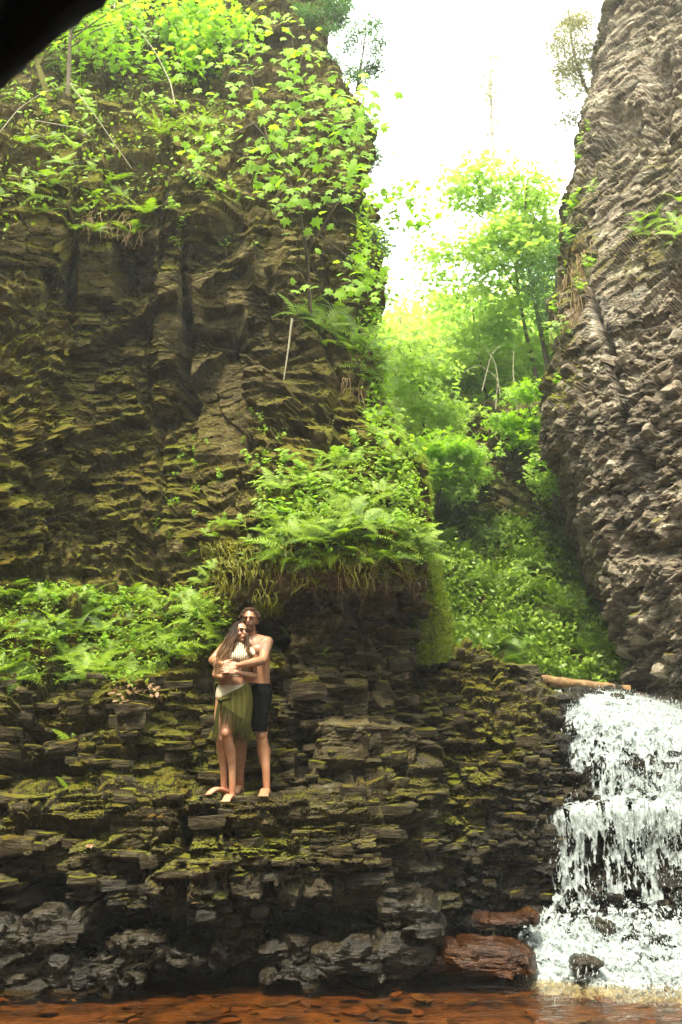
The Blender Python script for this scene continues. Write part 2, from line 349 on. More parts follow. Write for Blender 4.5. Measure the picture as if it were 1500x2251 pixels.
# lower ledge on which the couple stands
rows = [
 [(-420,2290,9.75),(0,2290,9.75),(250,2290,9.75),(500,2290,9.9),(640,2290,10.1),(850,2290,10.1),(930,2290,10.2),(990,2290,10.5)],
 [(-420,2160,9.7),(0,2160,9.7),(250,2165,9.7),(500,2160,9.8),(640,2160,9.95),(850,2160,9.9),(940,2160,10.0),(990,2160,10.5)],
 [(-420,2100,9.8),(0,2100,9.8),(250,2100,9.8),(500,2090,9.8),(640,2100,10.05),(850,2100,9.95),(940,2100,10.1),(990,2100,10.6)],
 [(-420,2010,9.95),(0,2010,9.95),(250,2010,9.8),(500,2010,9.75),(640,2010,9.95),(850,2010,9.8),(930,2010,10.1),(990,2010,10.6)],
 [(-420,1930,9.95),(0,1930,9.95),(250,1930,9.75),(500,1930,9.7),(640,1930,9.7),(850,1930,9.8),(930,1930,10.2),(985,1930,10.7)],
 [(-420,1850,9.85),(0,1850,9.9),(250,1850,9.8),(500,1850,9.75),(640,1850,9.75),(850,1850,9.85),(930,1850,10.3),(975,1850,10.8)],
 [(-420,1790,10.0),(0,1800,10.1),(250,1800,9.95),(500,1790,9.85),(640,1800,9.9),(850,1790,9.95),(920,1790,10.45),(965,1790,10.8)],
 [(-420,1772,10.3),(0,1778,10.4),(250,1762,10.1),(500,1757,9.95),(625,1757,10.0),(850,1745,10.1),(920,1730,10.6),(955,1750,10.9)],
 [(-420,1745,10.7),(0,1748,10.8),(250,1745,10.5),(500,1748,10.25),(615,1748,10.25),(850,1715,10.4),(920,1690,10.8),(950,1690,11.0)],
 [(-420,1738,11.3),(0,1738,11.3),(250,1738,11.1),(500,1743,10.9),(610,1743,10.9),(840,1700,11.0),(915,1680,11.3),(945,1650,11.4)],
]
def ledge_attrs(V, nrm, tone):
    px, py = proj(V); n = fbm(V * 1.1, 3, 25)
    moss = .0 + .5 * n + .25 * np.clip((1950 - py) / 250, -1.5, 1) - .5 * (py > 2080)
    wet = np.clip((V[:, 2] * -1 + 1.05) / .7, 0, 1) + np.clip((px - 880) / 60, 0, 1) * .8  # wet at the pool; higher up it paints shade under the overhang
    return dict(moss=moss, wet=np.clip(wet, 0, 1), tone=tone, lichen=np.clip(.4 + n, 0, 1))
def ledge_mask(V):
    return np.where((V[:, 1] > 10.12) & (V[:, 2] > 1.4) & (V[:, 0] < -.55), .25, 1.)
def ledge_mask2(V):
    d = np.hypot((V[:, 0] + .95) / .65, (V[:, 1] - 10.3) / .35)
    k = np.clip(d - .7, 0.08, 1.); return np.where(V[:, 2] > 1.45, k, 1.)
ledge = terrain('rock_ledge', lerpcols(rows), 620, 380, M_ledge, ledge_attrs,
    dict(tilt=-.02, ang=.05, big=.24, mid=.17, small=.07, seed=40, sb=(1.2, .55), sm=(.55, .13), ss=(.19, .045), col=.18, colw=.7), 'layered dark rock ledge over the pool, under the couple', mask=ledge_mask2, blur=3, carve=ledge_carve)

# rock step between the crack and the waterfall
rows = [
 [(880,2300,11.6),(990,2300,11.0),(1090,2300,11.0),(1200,2300,10.9),(1290,2300,10.9)],
 [(880,2120,11.6),(990,2100,11.0),(1090,2090,11.0),(1200,2090,11.0),(1290,2090,11.0)],
 [(880,1980,11.7),(980,1960,11.15),(1090,1950,11.1),(1200,1950,11.1),(1290,1950,11.2)],
 [(880,1850,11.7),(970,1830,11.1),(1090,1820,11.1),(1200,1820,11.1),(1290,1820,11.3)],
 [(880,1720,11.8),(960,1700,11.2),(1090,1700,11.2),(1200,1700,11.3),(1290,1710,11.5)],
 [(880,1600,11.9),(952,1590,11.3),(1080,1590,11.4),(1190,1620,11.5),(1270,1640,11.7)],
 [(880,1500,12),(945,1500,11.6),(1060,1510,11.8),(1180,1550,11.9),(1262,1570,12.1)],
 [(880,1430,12.2),(940,1425,12.0),(1040,1440,12.1),(1165,1515,12.3),(1250,1545,12.5)],
 [(890,1413,12.6),(940,1413,12.6),(1030,1425,12.7),(1160,1508,13.0),(1245,1540,13.2)],
 [(912,1440,13.4),(940,1440,13.4),(1030,1450,13.6),(1160,1520,13.8),(1245,1555,13.9)],
]
def step_attrs(V, nrm, tone):
    px, py = proj(V); n = fbm(V * 1.3, 3, 35)
    w = np.clip((px - 1110) / 90 + (py - 1680) / 120, 0, 1)
    moss = .55 + .4 * n - .9 * w - .4 * np.clip((px - 1080) / 120, 0, 1)
    return dict(moss=moss, wet=w, tone=tone, lichen=np.clip(.5 + n, 0, 1))
step = terrain('rock_step', lerpcols(rows), 300, 420, M_ledge, step_attrs,
    dict(tilt=.10, ang=-.1, big=.22, mid=.16, small=.07, seed=60, sb=(.5, .45), sm=(.30, .14), ss=(.13, .06), col=0), 'stepped rock block between the crack and the waterfall', blur=3)

# right cliff
rows = [
 [(1392,1640,13.5),(1440,1640,12.8),(1500,1640,12.3),(1620,1640,11.2),(1850,1640,9.6)],
 [(1387,1515,13.6),(1440,1530,12.9),(1500,1545,12.4),(1620,1570,11.3),(1850,1600,9.6)],
 [(1378,1470,13.6),(1430,1470,12.9),(1500,1470,12.2),(1620,1470,11.0),(1850,1470,9.4)],
 [(1350,1370,13.6),(1420,1370,12.9),(1500,1370,12.1),(1620,1370,11.0),(1850,1370,9.4)],
 [(1288,1190,13.7),(1370,1190,12.9),(1470,1190,12.1),(1620,1190,11.0),(1850,1190,9.4)],
 [(1232,1040,13.9),(1320,1040,13.0),(1450,1040,12.1),(1620,1040,11.0),(1850,1040,9.4)],
 [(1188,900,14.1),(1290,900,13.1),(1440,900,12.2),(1620,900,11.1),(1850,900,9.4)],
 [(1222,760,14.3),(1310,760,13.4),(1440,760,12.5),(1620,760,11.3),(1850,760,9.6)],
 [(1240,640,14.5),(1320,640,13.7),(1440,640,12.9),(1620,640,11.7),(1850,640,10)],
 [(1245,480,14.8),(1320,470,14.2),(1440,470,13.4),(1620,470,12.3),(1850,470,10.6)],
 [(1265,330,15.2),(1340,330,14.5),(1450,330,13.8),(1620,330,12.7),(1850,330,11)],
 [(1292,170,15.7),(1370,170,15.0),(1470,170,14.2),(1620,170,13.2),(1850,170,11.4)],
 [(1342,0,16.2),(1410,0,15.6),(1490,0,14.9),(1620,0,14),(1850,0,12.2)],
 [(1400,-300,17.2),(1470,-300,16.6),(1550,-300,16),(1700,-300,15),(1900,-300,13)],
]
rows = [[(x + 18, y, Y) for x, y, Y in r] for r in rows]
def right_carve(V):
    px, py = jit(V, 8, 3); xl = np.interp(py, [500, 650, 850, 1000, 1150], [1300, 1312, 1352, 1388, 1430])
    d = -.45 * np.exp(-((px - xl) / 7) ** 2) * (py > 560) * (py < 1160)
    xb = np.interp(px, [1240, 1500], [640, 470]); d += .22 * np.clip((py - xb) / 25, 0, 1) * np.clip((xb + 170 - py) / 120, 0, 1)
    d += -.25 * soft(px, py, 1420, 1470, 130, 330, 24) - .3 * soft(px, py, 1330, 1400, 230, 330, 20) - .25 * soft(px, py, 1360, 1500, 1180, 1230, 20)
    return d
def right_mask(V):
    n = fbm(V * .8, 3, 410); return np.clip(.95 + 1.0 * n, .45, 1.35)
cols = lerpcols(rows)
c0 = [v + Vector((.9, 4.5, .1)) for v in cols[0]]; c1 = [v + Vector((.12, 1.0, 0)) for v in cols[0]]
cols = [c0, c1] + cols
def right_attrs(V, nrm, tone):
    px, py = proj(V); n = fbm(V * .9, 3, 45)
    moss = -.22 + .6 * n + .25 * np.clip((800 - py) / 400, 0, 1) + .45 * np.exp(-((py - 560 + (px - 1400) * .1) / 70) ** 2) + .5 * np.exp(-((px - 1245) / 45) ** 2) * (py < 900) - .3 * (py > 1000) + .4 * np.exp(-((px - 1215) / 40) ** 2 - ((py - 900) / 120) ** 2)
    wet = .8 * np.exp(-((px - (1330 + (py - 700) * .22)) / 16) ** 2) * (py > 650) + .5 * np.clip((py - 1430) / 60, 0, 1)
    return dict(moss=moss, wet=np.clip(wet, 0, 1), tone=tone, lichen=np.clip(.6 + n, 0, 1) * (py < 1350))
right = terrain('rock_wall', cols, 380, 900, M_right, right_attrs,
    dict(tilt=-.38, ang=-.55, big=.26, mid=.10, small=.055, seed=80, sb=(1.3, .8), sm=(.26, .13), ss=(.10, .05), col=0, warp=2.6), 'tall grey overhanging rock wall on the right', mask=right_mask, carve=right_carve)

# dark overhanging rock close to the photographer, upper left corner
def near_rock():
    nu, nv = 90, 70; Y = 1.8
    pts = [(-900,-500),(-900,420),(-60,215),(0,183),(50,146),(90,106),(140,62),(185,18),(232,-22),(270,-120),(420,-500)]
    c = [P(x, y, Y) for x, y in pts]; cc = []
    pts = [(x + 24, y + 28) for x, y in pts]
    for x, y in pts: cc.append([P(x - 110, y - 110, Y - .12), P(x - 30, y - 30, Y - .05), P(x, y, Y), P(x - 20, y - 20, Y + .12), P(x - 150, y - 150, Y + .6), P(-900, -700, Y + 1.)])
    back = [[P(-700, -550, Y - .2)] + k for k in cc]
    B = resample(back, nu, nv, 2); n = gnormals(B); V = B.reshape(-1, 3)
    d = .012 * fbm(V * 18, 4, 9) + .03 * fbm(V * 6, 3, 4)
    V = V + n.reshape(-1, 3) * d[:, None]
    me = mesh_np('overhanging_rock', V, gridF(nu, nv), smooth=True)
    o = link('overhanging_rock', me, plain('near_black_rock', (.0025, .002, .0015), .95, .4, 30))  # one even near-black base colour, kept rough
    tagx(o, 'dark out of focus rock overhang in the upper left corner, close to the viewer', kind='structure')
near_rock()
# ------------------------------------------------------------ gorge behind and beyond
M_moss = rock_mat('mossy_far_rock', [(.06, .055, .02), (.15, .13, .05), (.26, .23, .10), (.15, .11, .04)], strata=.1, lichen=.3)
rows = [   # green slope in the middle of the gorge
 [(820,1640,13.6),(1000,1640,13.9),(1130,1640,14.2),(1260,1640,14.6),(1440,1640,15)],
 [(820,1500,14.0),(1000,1490,14.0),(1130,1505,14.3),(1260,1515,14.7),(1440,1520,15)],
 [(820,1380,15.0),(1000,1400,15.0),(1130,1430,15.1),(1260,1450,15.3),(1440,1470,15.4)],
 [(820,1150,17.0),(1000,1180,17.0),(1130,1210,16.8),(1260,1230,16.8),(1440,1250,16.9)],
 [(800,1000,19.0),(1000,1040,18.8),(1130,1080,18.2),(1260,1090,18.2),(1440,1080,18.3)],
 [(760,860,23.0),(960,920,22.0),(1100,920,20.0),(1240,900,19.6),(1440,880,19.6)],
 [(700,780,27.0),(900,850,26.0),(1080,860,24.0),(1240,820,23.0),(1480,800,23.0)],
 [(560,700,34.0),(860,790,33.0),(1060,760,32.0),(1260,700,31.0),(1560,660,30.0)],
 [(300,640,48.0),(800,740,48.0),(1040,690,46.0),(1300,600,44.0),(1700,520,42.0)],
]
def slope_attrs(V, nrm, tone):
    px, py = proj(V); n = fbm(V * .7, 3, 55)
    return dict(moss=.6 + .4 * n, wet=np.zeros(len(V)), tone=tone, lichen=np.clip(n, 0, 1))
slope = terrain('green_slope', lerpcols(rows), 200, 320, M_moss, slope_attrs,
    dict(tilt=.1, ang=.1, big=.5, mid=.15, small=.03, seed=100, sb=(1.2, .8), sm=(.6, .3), ss=(.3, .15)), 'steep fern covered slope at the back of the gorge', blur=8)
rows = [   # mossy outcrop on that slope
 [(1010,1140,18.0),(1050,1130,17.2),(1130,1140,17.0),(1220,1150,17.2),(1290,1180,17.6)],
 [(1015,1060,18.1),(1045,1060,17.2),(1130,1060,17.0),(1220,1060,17.2),(1290,1080,17.6)],
 [(1022,980,18.2),(1045,975,17.3),(1130,970,17.1),(1215,970,17.3),(1280,980,17.7)],
 [(1036,925,18.4),(1060,915,17.6),(1130,890,17.5),(1210,890,17.6),(1270,900,18)],
 [(1040,915,20),(1070,890,20),(1130,875,20),(1210,875,20),(1270,885,20)],
]
def outc_attrs(V, nrm, tone):
    n = fbm(V * 1.5, 3, 56); return dict(moss=.35 + .6 * n, wet=np.zeros(len(V)), tone=tone, lichen=np.clip(n, 0, 1))
terrain('rock_outcrop', lerpcols(rows), 140, 160, M_moss, outc_attrs, dict(tilt=.3, big=.3, mid=.16, small=.06, seed=110, sb=(.8, .5), sm=(.35, .18), ss=(.15, .07)), 'mossy brown rock outcrop above the fern slope', blur=4)
rows = [   # smooth mossy column at the corner of the left cliff
 [(900,1450,12.2),(925,1460,11.55),(960,1460,11.6),(1002,1440,12.1),(985,1440,13.5)],
 [(900,1400,12.3),(922,1405,11.6),(956,1405,11.7),(996,1400,12.2),(978,1400,13.6)],
 [(900,1250,12.6),(908,1250,11.9),(936,1240,11.9),(967,1230,12.5),(950,1230,14)],
 [(895,1120,12.9),(905,1110,12.4),(918,1110,12.4),(936,1095,12.9),(930,1095,14.2)],
 [(880,1030,13.2),(890,1020,12.7),(905,1015,12.7),(918,1005,13.2),(910,1005,14.5)],
]
def pil_attrs(V, nrm, tone):
    n = fbm(V * np.array([6, 6, .8]), 3, 57); return dict(moss=1.0 + .6 * n, wet=np.zeros(len(V)), tone=tone, lichen=np.zeros(len(V)))
terrain('rock_column', lerpcols(rows), 90, 220, M_left, pil_attrs, dict(tilt=.0, big=.10, mid=.03, small=.02, seed=120, sb=(.2, 1.2), sm=(.10, .7), ss=(.05, .2)), 'smooth mossy rock column at the corner of the left cliff', blur=4)

# the gorge closes behind the photographer: far bank, side walls (unseen, added with an overhang to keep the light coming from above)
def plainattrs(V, nrm, tone): return dict(moss=.1 + .4 * fbm(V, 2, 8), wet=np.zeros(len(V)), tone=tone, lichen=np.zeros(len(V)))
def wpts(rows): return [[Vector(r[i]) for r in rows] for i in range(len(rows[0]))]
rk = dict(big=.5, mid=.2, small=.05, seed=130)
rear = [[(9,8,-1),(9,2,-1),(8.5,-3,-1),(5,-6,-1),(0,-7,-1),(-5,-6,-1),(-8.5,-2,-1),(-9.3,4,-1),(-8.5,10,-1),(-6,12.5,-1)],
        [(8.2,8,3),(8.4,2,3),(8,-3,3),(5,-5.5,3),(0,-6.5,3),(-5,-5.5,3),(-8,-2,3),(-8.8,4,3),(-8,10,3),(-5.7,12,3)],
        [(7.6,8.5,8),(7.8,2,8),(7,-2,7.5),(4,-4,7),(0,-4.5,6.5),(-4,-4,6.5),(-7,-1,7),(-8.2,4,8),(-7.8,10,8),(-5.7,12,8)],
        [(8,9,14),(8,3,13),(6,1,10.5),(3.5,-.5,8.5),(0,-.5,7.5),(-3.5,-.2,7.5),(-6,1,9),(-8.5,5,13),(-8.6,11,15),(-6.6,14,15)],
        [(9,10,17),(9,3,16),(7,0,14),(3.5,-2,12),(0,-2.5,11),(-3.5,-2,11),(-7,0,13),(-9.5,5,16),(-9.6,12,18),(-7.6,16,18)]]
terrain('unseen_gorge_wall', wpts(rear), 200, 90, M_left, plainattrs, rk, 'unseen rock walls behind the viewer, added to keep light from above', blur=2, flip=True)

# stream bed and pool
bedm = plain('stream_bed_gravel', (.070, .030, .007), .8, .9, 4)
V = np.array([[x, y, -.10 + .02 * math.sin(x * 2 + y)] for x in np.linspace(-12, 12, 40) for y in np.linspace(-9, 13, 40)])
tagx(link('stream_bed', mesh_np('stream_bed', V, gridF(40, 40)), bedm), 'orange brown gravel bed under the pool', kind='structure')
g = np.array([[x, y, -.9 - .002 * y] for x in np.linspace(-300, 300, 20) for y in np.linspace(-200, 400, 20)])
tagx(link('ground', mesh_np('ground', g, gridF(20, 20)), plain('forest_floor', (.05, .05, .02), .9, .4, 1)), 'forest floor beyond the gorge', kind='structure')
stone_mats = [plain('stone_rust', (.10, .038, .009), .6, .6, 12), plain('stone_ochre', (.10, .055, .018), .6, .4, 12), plain('stone_umber', (.05, .028, .012), .6, .4, 12), plain('stone_amber', (.09, .036, .010), .6, .4, 12)]
def slab_mesh(name, seed, thick=.25, n=8, flat=False):
    r = random.Random(seed); thick *= r.uniform(.6, 2.); n -= 1; bm = bmesh.new(); rings = []
    ang = sorted([(i + r.uniform(-.38, .38)) / n * 2 * math.pi for i in range(n)]); ex = r.uniform(-.2, .2)
    rad = [min(.62, .46 * r.uniform(.85, 1.25) / max(abs(math.cos(a + ex)), abs(math.sin(a + ex)))) for a in ang]; el = r.uniform(.55, .9)
    for z, k in ((-thick, .9), (-thick * .35, 1.), (thick * .7, 1.0), (thick, .93)):
        ring = []
        for a, q in zip(ang, rad):
            q2 = q * k * r.uniform(.93, 1.07)
            ring.append(bm.verts.new((math.cos(a) * q2, math.sin(a) * q2 * el, z * .5 + r.uniform(-.05, .05) * thick * 2)))
        rings.append(ring)
    for a, b in zip(rings, rings[1:]):
        for i in range(n): bm.faces.new((a[i], a[(i + 1) % n], b[(i + 1) % n], b[i]))
    bm.faces.new(rings[-1]); bm.faces.new(rings[0][::-1])
    me = bpy.data.meshes.new(name); bm.to_mesh(me); bm.free()
    for aname, v in (('tone', .5), ('moss', .1), ('lichen', .08), ('wet', 0)):
        at = me.attributes.new(aname, 'FLOAT', 'POINT'); at.data.foreach_set('value', [v if aname != 'tone' else r.uniform(.2, .9)] * len(me.vertices))
    return me
pebs = []
for i in range(12):
    me = slab_mesh('stone', 500 + i, .22); me.materials.append(stone_mats[i % 4]); pebs.append(me)
bed = bpy.data.objects['stream_bed']
for i in range(260):
    x = random.uniform(-3.3, 3.3); y = random.uniform(7.9, 10.1); s = random.choice([.05, .06, .08, .08, .1, .12, .15, .2])
    o = link('stone', pebs[i % 12], None, bed, (x, y, -.085 + random.uniform(0, .02)))
    o.scale = (s, s * random.uniform(.7, 1.3), s * .3); o.rotation_euler = (random.uniform(-.25, .25), random.uniform(-.25, .25), random.uniform(0, 6.28))
wm, nt, b = mat('peaty_clear_water'); out = nt.nodes['Material Output']
pos, nz = geo(nt)
mp = N(nt, 'ShaderNodeMapping'); nt.links.new(pos, mp.inputs[0]); mp.inputs['Scale'].default_value = (1, 2.2, 1)
h = mth(nt, 'ADD', noise(nt, mp.outputs[0], 3.2, 3, .5, .6), mth(nt, 'MULTIPLY', noise(nt, mp.outputs[0], 13, 3, .5, .4), .3))
bn = N(nt, 'ShaderNodeBump'); bn.inputs['Strength'].default_value = 1.; bn.inputs['Distance'].default_value = .05; nt.links.new(h, bn.inputs['Height'])
fr = N(nt, 'ShaderNodeFresnel'); fr.inputs[0].default_value = 1.33; nt.links.new(bn.outputs[0], fr.inputs['Normal'])
gl = N(nt, 'ShaderNodeBsdfGlossy'); gl.inputs['Roughness'].default_value = .06; nt.links.new(bn.outputs[0], gl.inputs['Normal'])
tr = N(nt, 'ShaderNodeBsdfTransparent'); tr.inputs[0].default_value = (.92, .76, .50, 1)
ms = N(nt, 'ShaderNodeMixShader'); nt.links.new(fr.outputs[0], ms.inputs[0]); nt.links.new(tr.outputs[0], ms.inputs[1]); nt.links.new(gl.outputs[0], ms.inputs[2]); nt.links.new(ms.outputs[0], out.inputs[0])
gx = np.linspace(-12, 12, 260); gy = np.linspace(-8, 12, 320)
V = np.array([[x, y, 0] for x in gx for y in gy]); px, py = proj(np.where(V[:, 1:2] > 4, V, [[0, 9, 0]]))
dist = np.hypot(V[:, 0] - 2.9, (V[:, 1] - 10.1)); ring = np.clip(1 - dist / 3.2, 0, 1)
V[:, 2] = .012 * fbm(V * np.array([2, 5, 1]), 3, 12) + ring * .03 * fbm(V * np.array([5, 9, 1]), 3, 13)
tagx(link('pool_water', mesh_np('pool_water', V, gridF(260, 320), smooth=True), wm), 'shallow clear brown pool', kind='structure')

# waterfall: wet rock underneath, sheets of white water over it, drops
rows = [
 [(1120,2260,9.9),(1200,2260,9.5),(1300,2260,9.3),(1400,2260,9.2),(1520,2260,9.1),(1750,2260,9.0)],
 [(1130,2130,10.5),(1200,2150,10.0),(1300,2165,9.8),(1400,2170,9.7),(1520,2175,9.6),(1750,2190,9.5)],
 [(1145,2060,10.9),(1200,2060,10.7),(1300,2070,10.5),(1400,2070,10.3),(1520,2070,10.2),(1750,2080,10)],
 [(1190,1990,11.1),(1230,1990,11.0),(1310,1990,10.9),(1400,1990,10.8),(1520,1980,10.6),(1750,1980,10.4)],
 [(1185,1880,11.2),(1230,1880,11.1),(1310,1880,11.0),(1400,1880,10.9),(1520,1870,10.7),(1750,1870,10.5)],
 [(1190,1800,11.3),(1230,1795,11.1),(1310,1790,11.0),(1400,1785,10.9),(1520,1785,10.7),(1750,1790,10.5)],
 [(1225,1770,11.7),(1250,1765,11.6),(1320,1765,11.4),(1400,1760,11.2),(1520,1765,11.0),(1750,1770,10.8)],
 [(1235,1680,11.8),(1260,1680,11.7),(1330,1690,11.5),(1410,1690,11.3),(1520,1700,11.1),(1750,1720,10.9)],
 [(1240,1620,11.9),(1265,1610,11.9),(1340,1620,11.8),(1420,1630,11.5),(1520,1650,11.3),(1750,1700,11.0)],
 [(1245,1560,12.2),(1270,1550,12.3),(1340,1560,12.2),(1420,1580,12.0),(1520,1610,11.7),(1750,1680,11.2)],
 [(1240,1532,12.7),(1270,1524,12.8),(1340,1524,12.8),(1420,1548,12.5),(1520,1595,12.0),(1750,1670,11.4)],
 [(1230,1530,13.6),(1270,1520,13.8),(1340,1519,13.8),(1420,1540,13.2),(1520,1590,12.5),(1750,1665,11.8)],
]
wcols = lerpcols(rows)
def wf_attrs(V, nrm, tone): 
    return dict(moss=np.full(len(V), -.6), wet=np.ones(len(V)), tone=tone, lichen=np.zeros(len(V)))
bedrock = terrain('rock_chute', wcols, 240, 320, M_ledge, wf_attrs, dict(tilt=.05, big=.16, mid=.12, small=.05, seed=140, sb=(.6, .4), sm=(.3, .12), ss=(.12, .05)), 'wet black rock under the waterfall', blur=3)
wt, nt, b = mat('white_water'); b.inputs['Base Color'].default_value = (.50, .56, .53, 1); b.inputs['Roughness'].default_value = .35
b.inputs['Subsurface Weight'].default_value = 0
pos, nz = geo(nt); bump(nt, b, noise(nt, pos, 22, 5, .65, .5), .8, .03)
t = N(nt, 'ShaderNodeBsdfTranslucent'); t.inputs[0].default_value = (.85, .9, .88, 1)
ms = N(nt, 'ShaderNodeMixShader'); ms.inputs[0].default_value = .3; nt.links.new(b.outputs[0], ms.inputs[1]); nt.links.new(t.outputs[0], ms.inputs[2]); tp = N(nt, 'ShaderNodeBsdfTransparent'); m3 = N(nt, 'ShaderNodeMixShader'); mp = N(nt, 'ShaderNodeMapping'); nt.links.new(pos, mp.inputs[0]); mp.inputs['Scale'].default_value = (1, 1, .35)
nt.links.new(ramp(nt, noise(nt, mp.outputs[0], 26, 4, .6), [(.42, 0.), (.62, .75)]), m3.inputs[0]); nt.links.new(ms.outputs[0], m3.inputs[1]); nt.links.new(tp.outputs[0], m3.inputs[2])
nt.links.new(m3.outputs[0], nt.nodes['Material Output'].inputs[0])
fall = empty('waterfall', P(1300, 2160, 9.9)); tagx(fall, 'white foaming waterfall tumbling over the dark rock steps on the right', 'waterfall')
def cover(V):
    px, py = proj(V)
    c = .34 + .62 * np.clip((1640 - py) / 90 + 0 * px, 0, 1) + .38 * np.clip((px - 1300) / 160, 0, 1) * np.clip((1860 - py) / 120, 0, 1)
    c = c + .22 * np.exp(-((py - 1795) / 28) ** 2) + .10 * np.exp(-((py - 1660) / 20) ** 2) + .36 * np.clip((py - 1990) / 70, 0, 1)
    c = c - .12 * np.exp(-((py - 1960) / 60) ** 2) - .10 * np.exp(-((py - 1730) / 30) ** 2) * (px < 1420)
    # left edge of the fall
    ex = np.interp(py, [1500, 1540, 1620, 1700, 1760, 1800, 1900, 1990, 2060, 2130, 2200], [1250, 1254, 1256, 1244, 1226, 1200, 1190, 1205, 1165, 1145, 1140])
    c = c - np.clip((ex + 22 - px) / 50, 0, 1.8) * .55
    return c
for L in range(3):
    B = resample(wcols, 420, 760, 3 + 3 * L); n = gnormals(B); V = B.reshape(-1, 3); nn = n.reshape(-1, 3)
    q = V * np.array([7.5, 4, 1.5]); q[:, 0] += .5 * fbm(V * 4, 2, 5 + L)
    f = fbm(q, 4, 200 + 9 * L); g_ = fbm(V * np.array([24, 14, 4.2]) + .6 * fbm(V * 7, 2, 3)[:, None], 3, 230 + L)
    h_ = fbm(V * np.array([64, 40, 13.]), 2, 260 + L)
    keep = .5 + .5 * (f * .62 + .62 * g_ + .22 * h_)
    lipk = .25 + .75 * np.clip((2.75 - V[:, 2]) / .5, 0, 1)
    off = (.05 + .04 * L + .06 * f + .035 * g_) * lipk
    V2 = V + nn * off[:, None]
    cv = cover(V2) - .06 * L
    px, py = proj(V2)
    m = keep < (.385 + .39 * cv - .035 * L)
    F = gridF(420, 760); fm = m[F].all(1)
    F = F[fm]; u, inv = np.unique(F, return_inverse=True)
    o = link('water_sheet', mesh_np('water_sheet', V2[u] - np.array(fall.location), inv.reshape(-1, 4), smooth=True), wt, fall)
# drops and threads
def drops(npts, seed):
    r = np.random.default_rng(seed); B = resample(wcols, 200, 400, 4); n = gnormals(B)
    i = r.integers(0, 200, npts * 3); j = (r.random(npts * 3) ** 1. * 399).astype(int)
    lk = .12 + .88 * np.clip((2.7 - B[i, j][:, 2:3]) / .6, 0, 1)
    c = B[i, j] + n[i, j] * (.05 + .30 * r.random((npts * 3, 1)) ** 2) * lk + r.normal(0, .03, (npts * 3, 3))
    cv = cover(c); k = (fbm(c * np.array([6, 4, 2.]), 3, 77) * .5 + .5 < .35 + .45 * cv) & (r.random(npts * 3) < .25 + cv)
    px, py = proj(c)
    c = c[k][:npts]; m = len(c)
    s = .0028 + .007 * r.random(m) ** 3; st = 1 + 3.5 * r.random(m) ** 2
    oct_ = np.array([[1, 0, 0], [-1, 0, 0], [0, 1, 0], [0, -1, 0], [0, 0, 1], [0, 0, -1]], float)
    V = c[:, None, :] + oct_[None] * (s[:, None, None] * np.stack([np.ones(m), np.ones(m), st], -1)[:, None, :])
    V[:, 4, 0] += r.normal(0, .006, m)
    f = np.array([[0, 2, 4], [2, 1, 4], [1, 3, 4], [3, 0, 4], [2, 0, 5], [1, 2, 5], [3, 1, 5], [0, 3, 5]])
    return V.reshape(-1, 3), (f[None] + 6 * np.arange(m)[:, None, None]).reshape(-1, 3)
V, F = drops(30000, 5)
o = link('water_drops', mesh_np('water_drops', V - np.array(fall.location), F, smooth=True), wt, fall); o['kind'] = 'stuff'
# foam on the pool at the foot
V = []; nf = 260
gx = np.linspace(.9, 6.5, 300); gy = np.linspace(8.6, 10.8, 220)
V = np.array([[x, y, 0.] for x in gx for y in gy]); px, py = proj(V)
den = np.clip(1.15 - np.hypot((V[:, 0] - 3.6) / 2.1, (V[:, 1] - 10.35) / .95), -.6, 1)
f = fbm(V * np.array([5, 9, 1.]), 4, 300) * .5 + .5; g_ = fbm(V * np.array([14, 22, 1.]), 3, 310) * .5 + .5
V[:, 2] = .055 + .10 * np.clip(den, 0, 1) * f + .05 * g_ * np.clip(den, 0, 1)
F = gridF(300, 220); m = (f * .6 + g_ * .4) < (.30 + .40 * den); F = F[m[F].all(1)]
u, inv = np.unique(F, return_inverse=True)
link('foam', mesh_np('foam', V[u] - np.array(fall.location), inv.reshape(-1, 4), smooth=True), wt, fall)
# upper stream
rows = [[(1200,1540,12.9),(1300,1530,12.9),(1420,1552,12.6),(1560,1610,12.1)], [(1180,1532,14.0),(1280,1522,14.0),(1400,1528,13.9),(1560,1580,13.2)], [(1150,1530,15.5),(1280,1521,15.5),(1400,1522,15.5),(1560,1545,15.5)]]
B = resample(lerpcols(rows), 80, 60, 2); V = B.reshape(-1, 3); V[:, 2] += .06 + .03 * fbm(V * 5, 3, 3)
tagx(link('stream_water', mesh_np('stream_water', V, gridF(80, 60), smooth=True), wt), 'white water running up to the lip of the fall', kind='structure')
# rock shelf right of the lip
rows = [[(1385,1560,13.2),(1440,1572,12.7),(1520,1600,12.2),(1700,1660,11.4)], [(1375,1522,13.5),(1440,1545,13),(1520,1570,12.5),(1700,1620,11.6)], [(1370,1505,13.9),(1440,1515,13.7),(1520,1530,13.2),(1700,1580,12.4)]]
def sh_attrs(V, nrm, tone): return dict(moss=np.full(len(V), -.5), wet=np.full(len(V), .6), tone=tone, lichen=np.zeros(len(V)))
terrain('rock_shelf', lerpcols(rows), 140, 70, rock_mat('red_brown_shelf', [(.06,.035,.025),(.15,.08,.05),(.26,.16,.11),(.18,.07,.03)], lichen=.2), sh_attrs, dict(tilt=.1, big=.08, mid=.07, small=.03, seed=150, sb=(1, .3), sm=(.5, .07), ss=(.2, .03)), 'thin bedded reddish rock shelf beside the lip of the fall', blur=1)

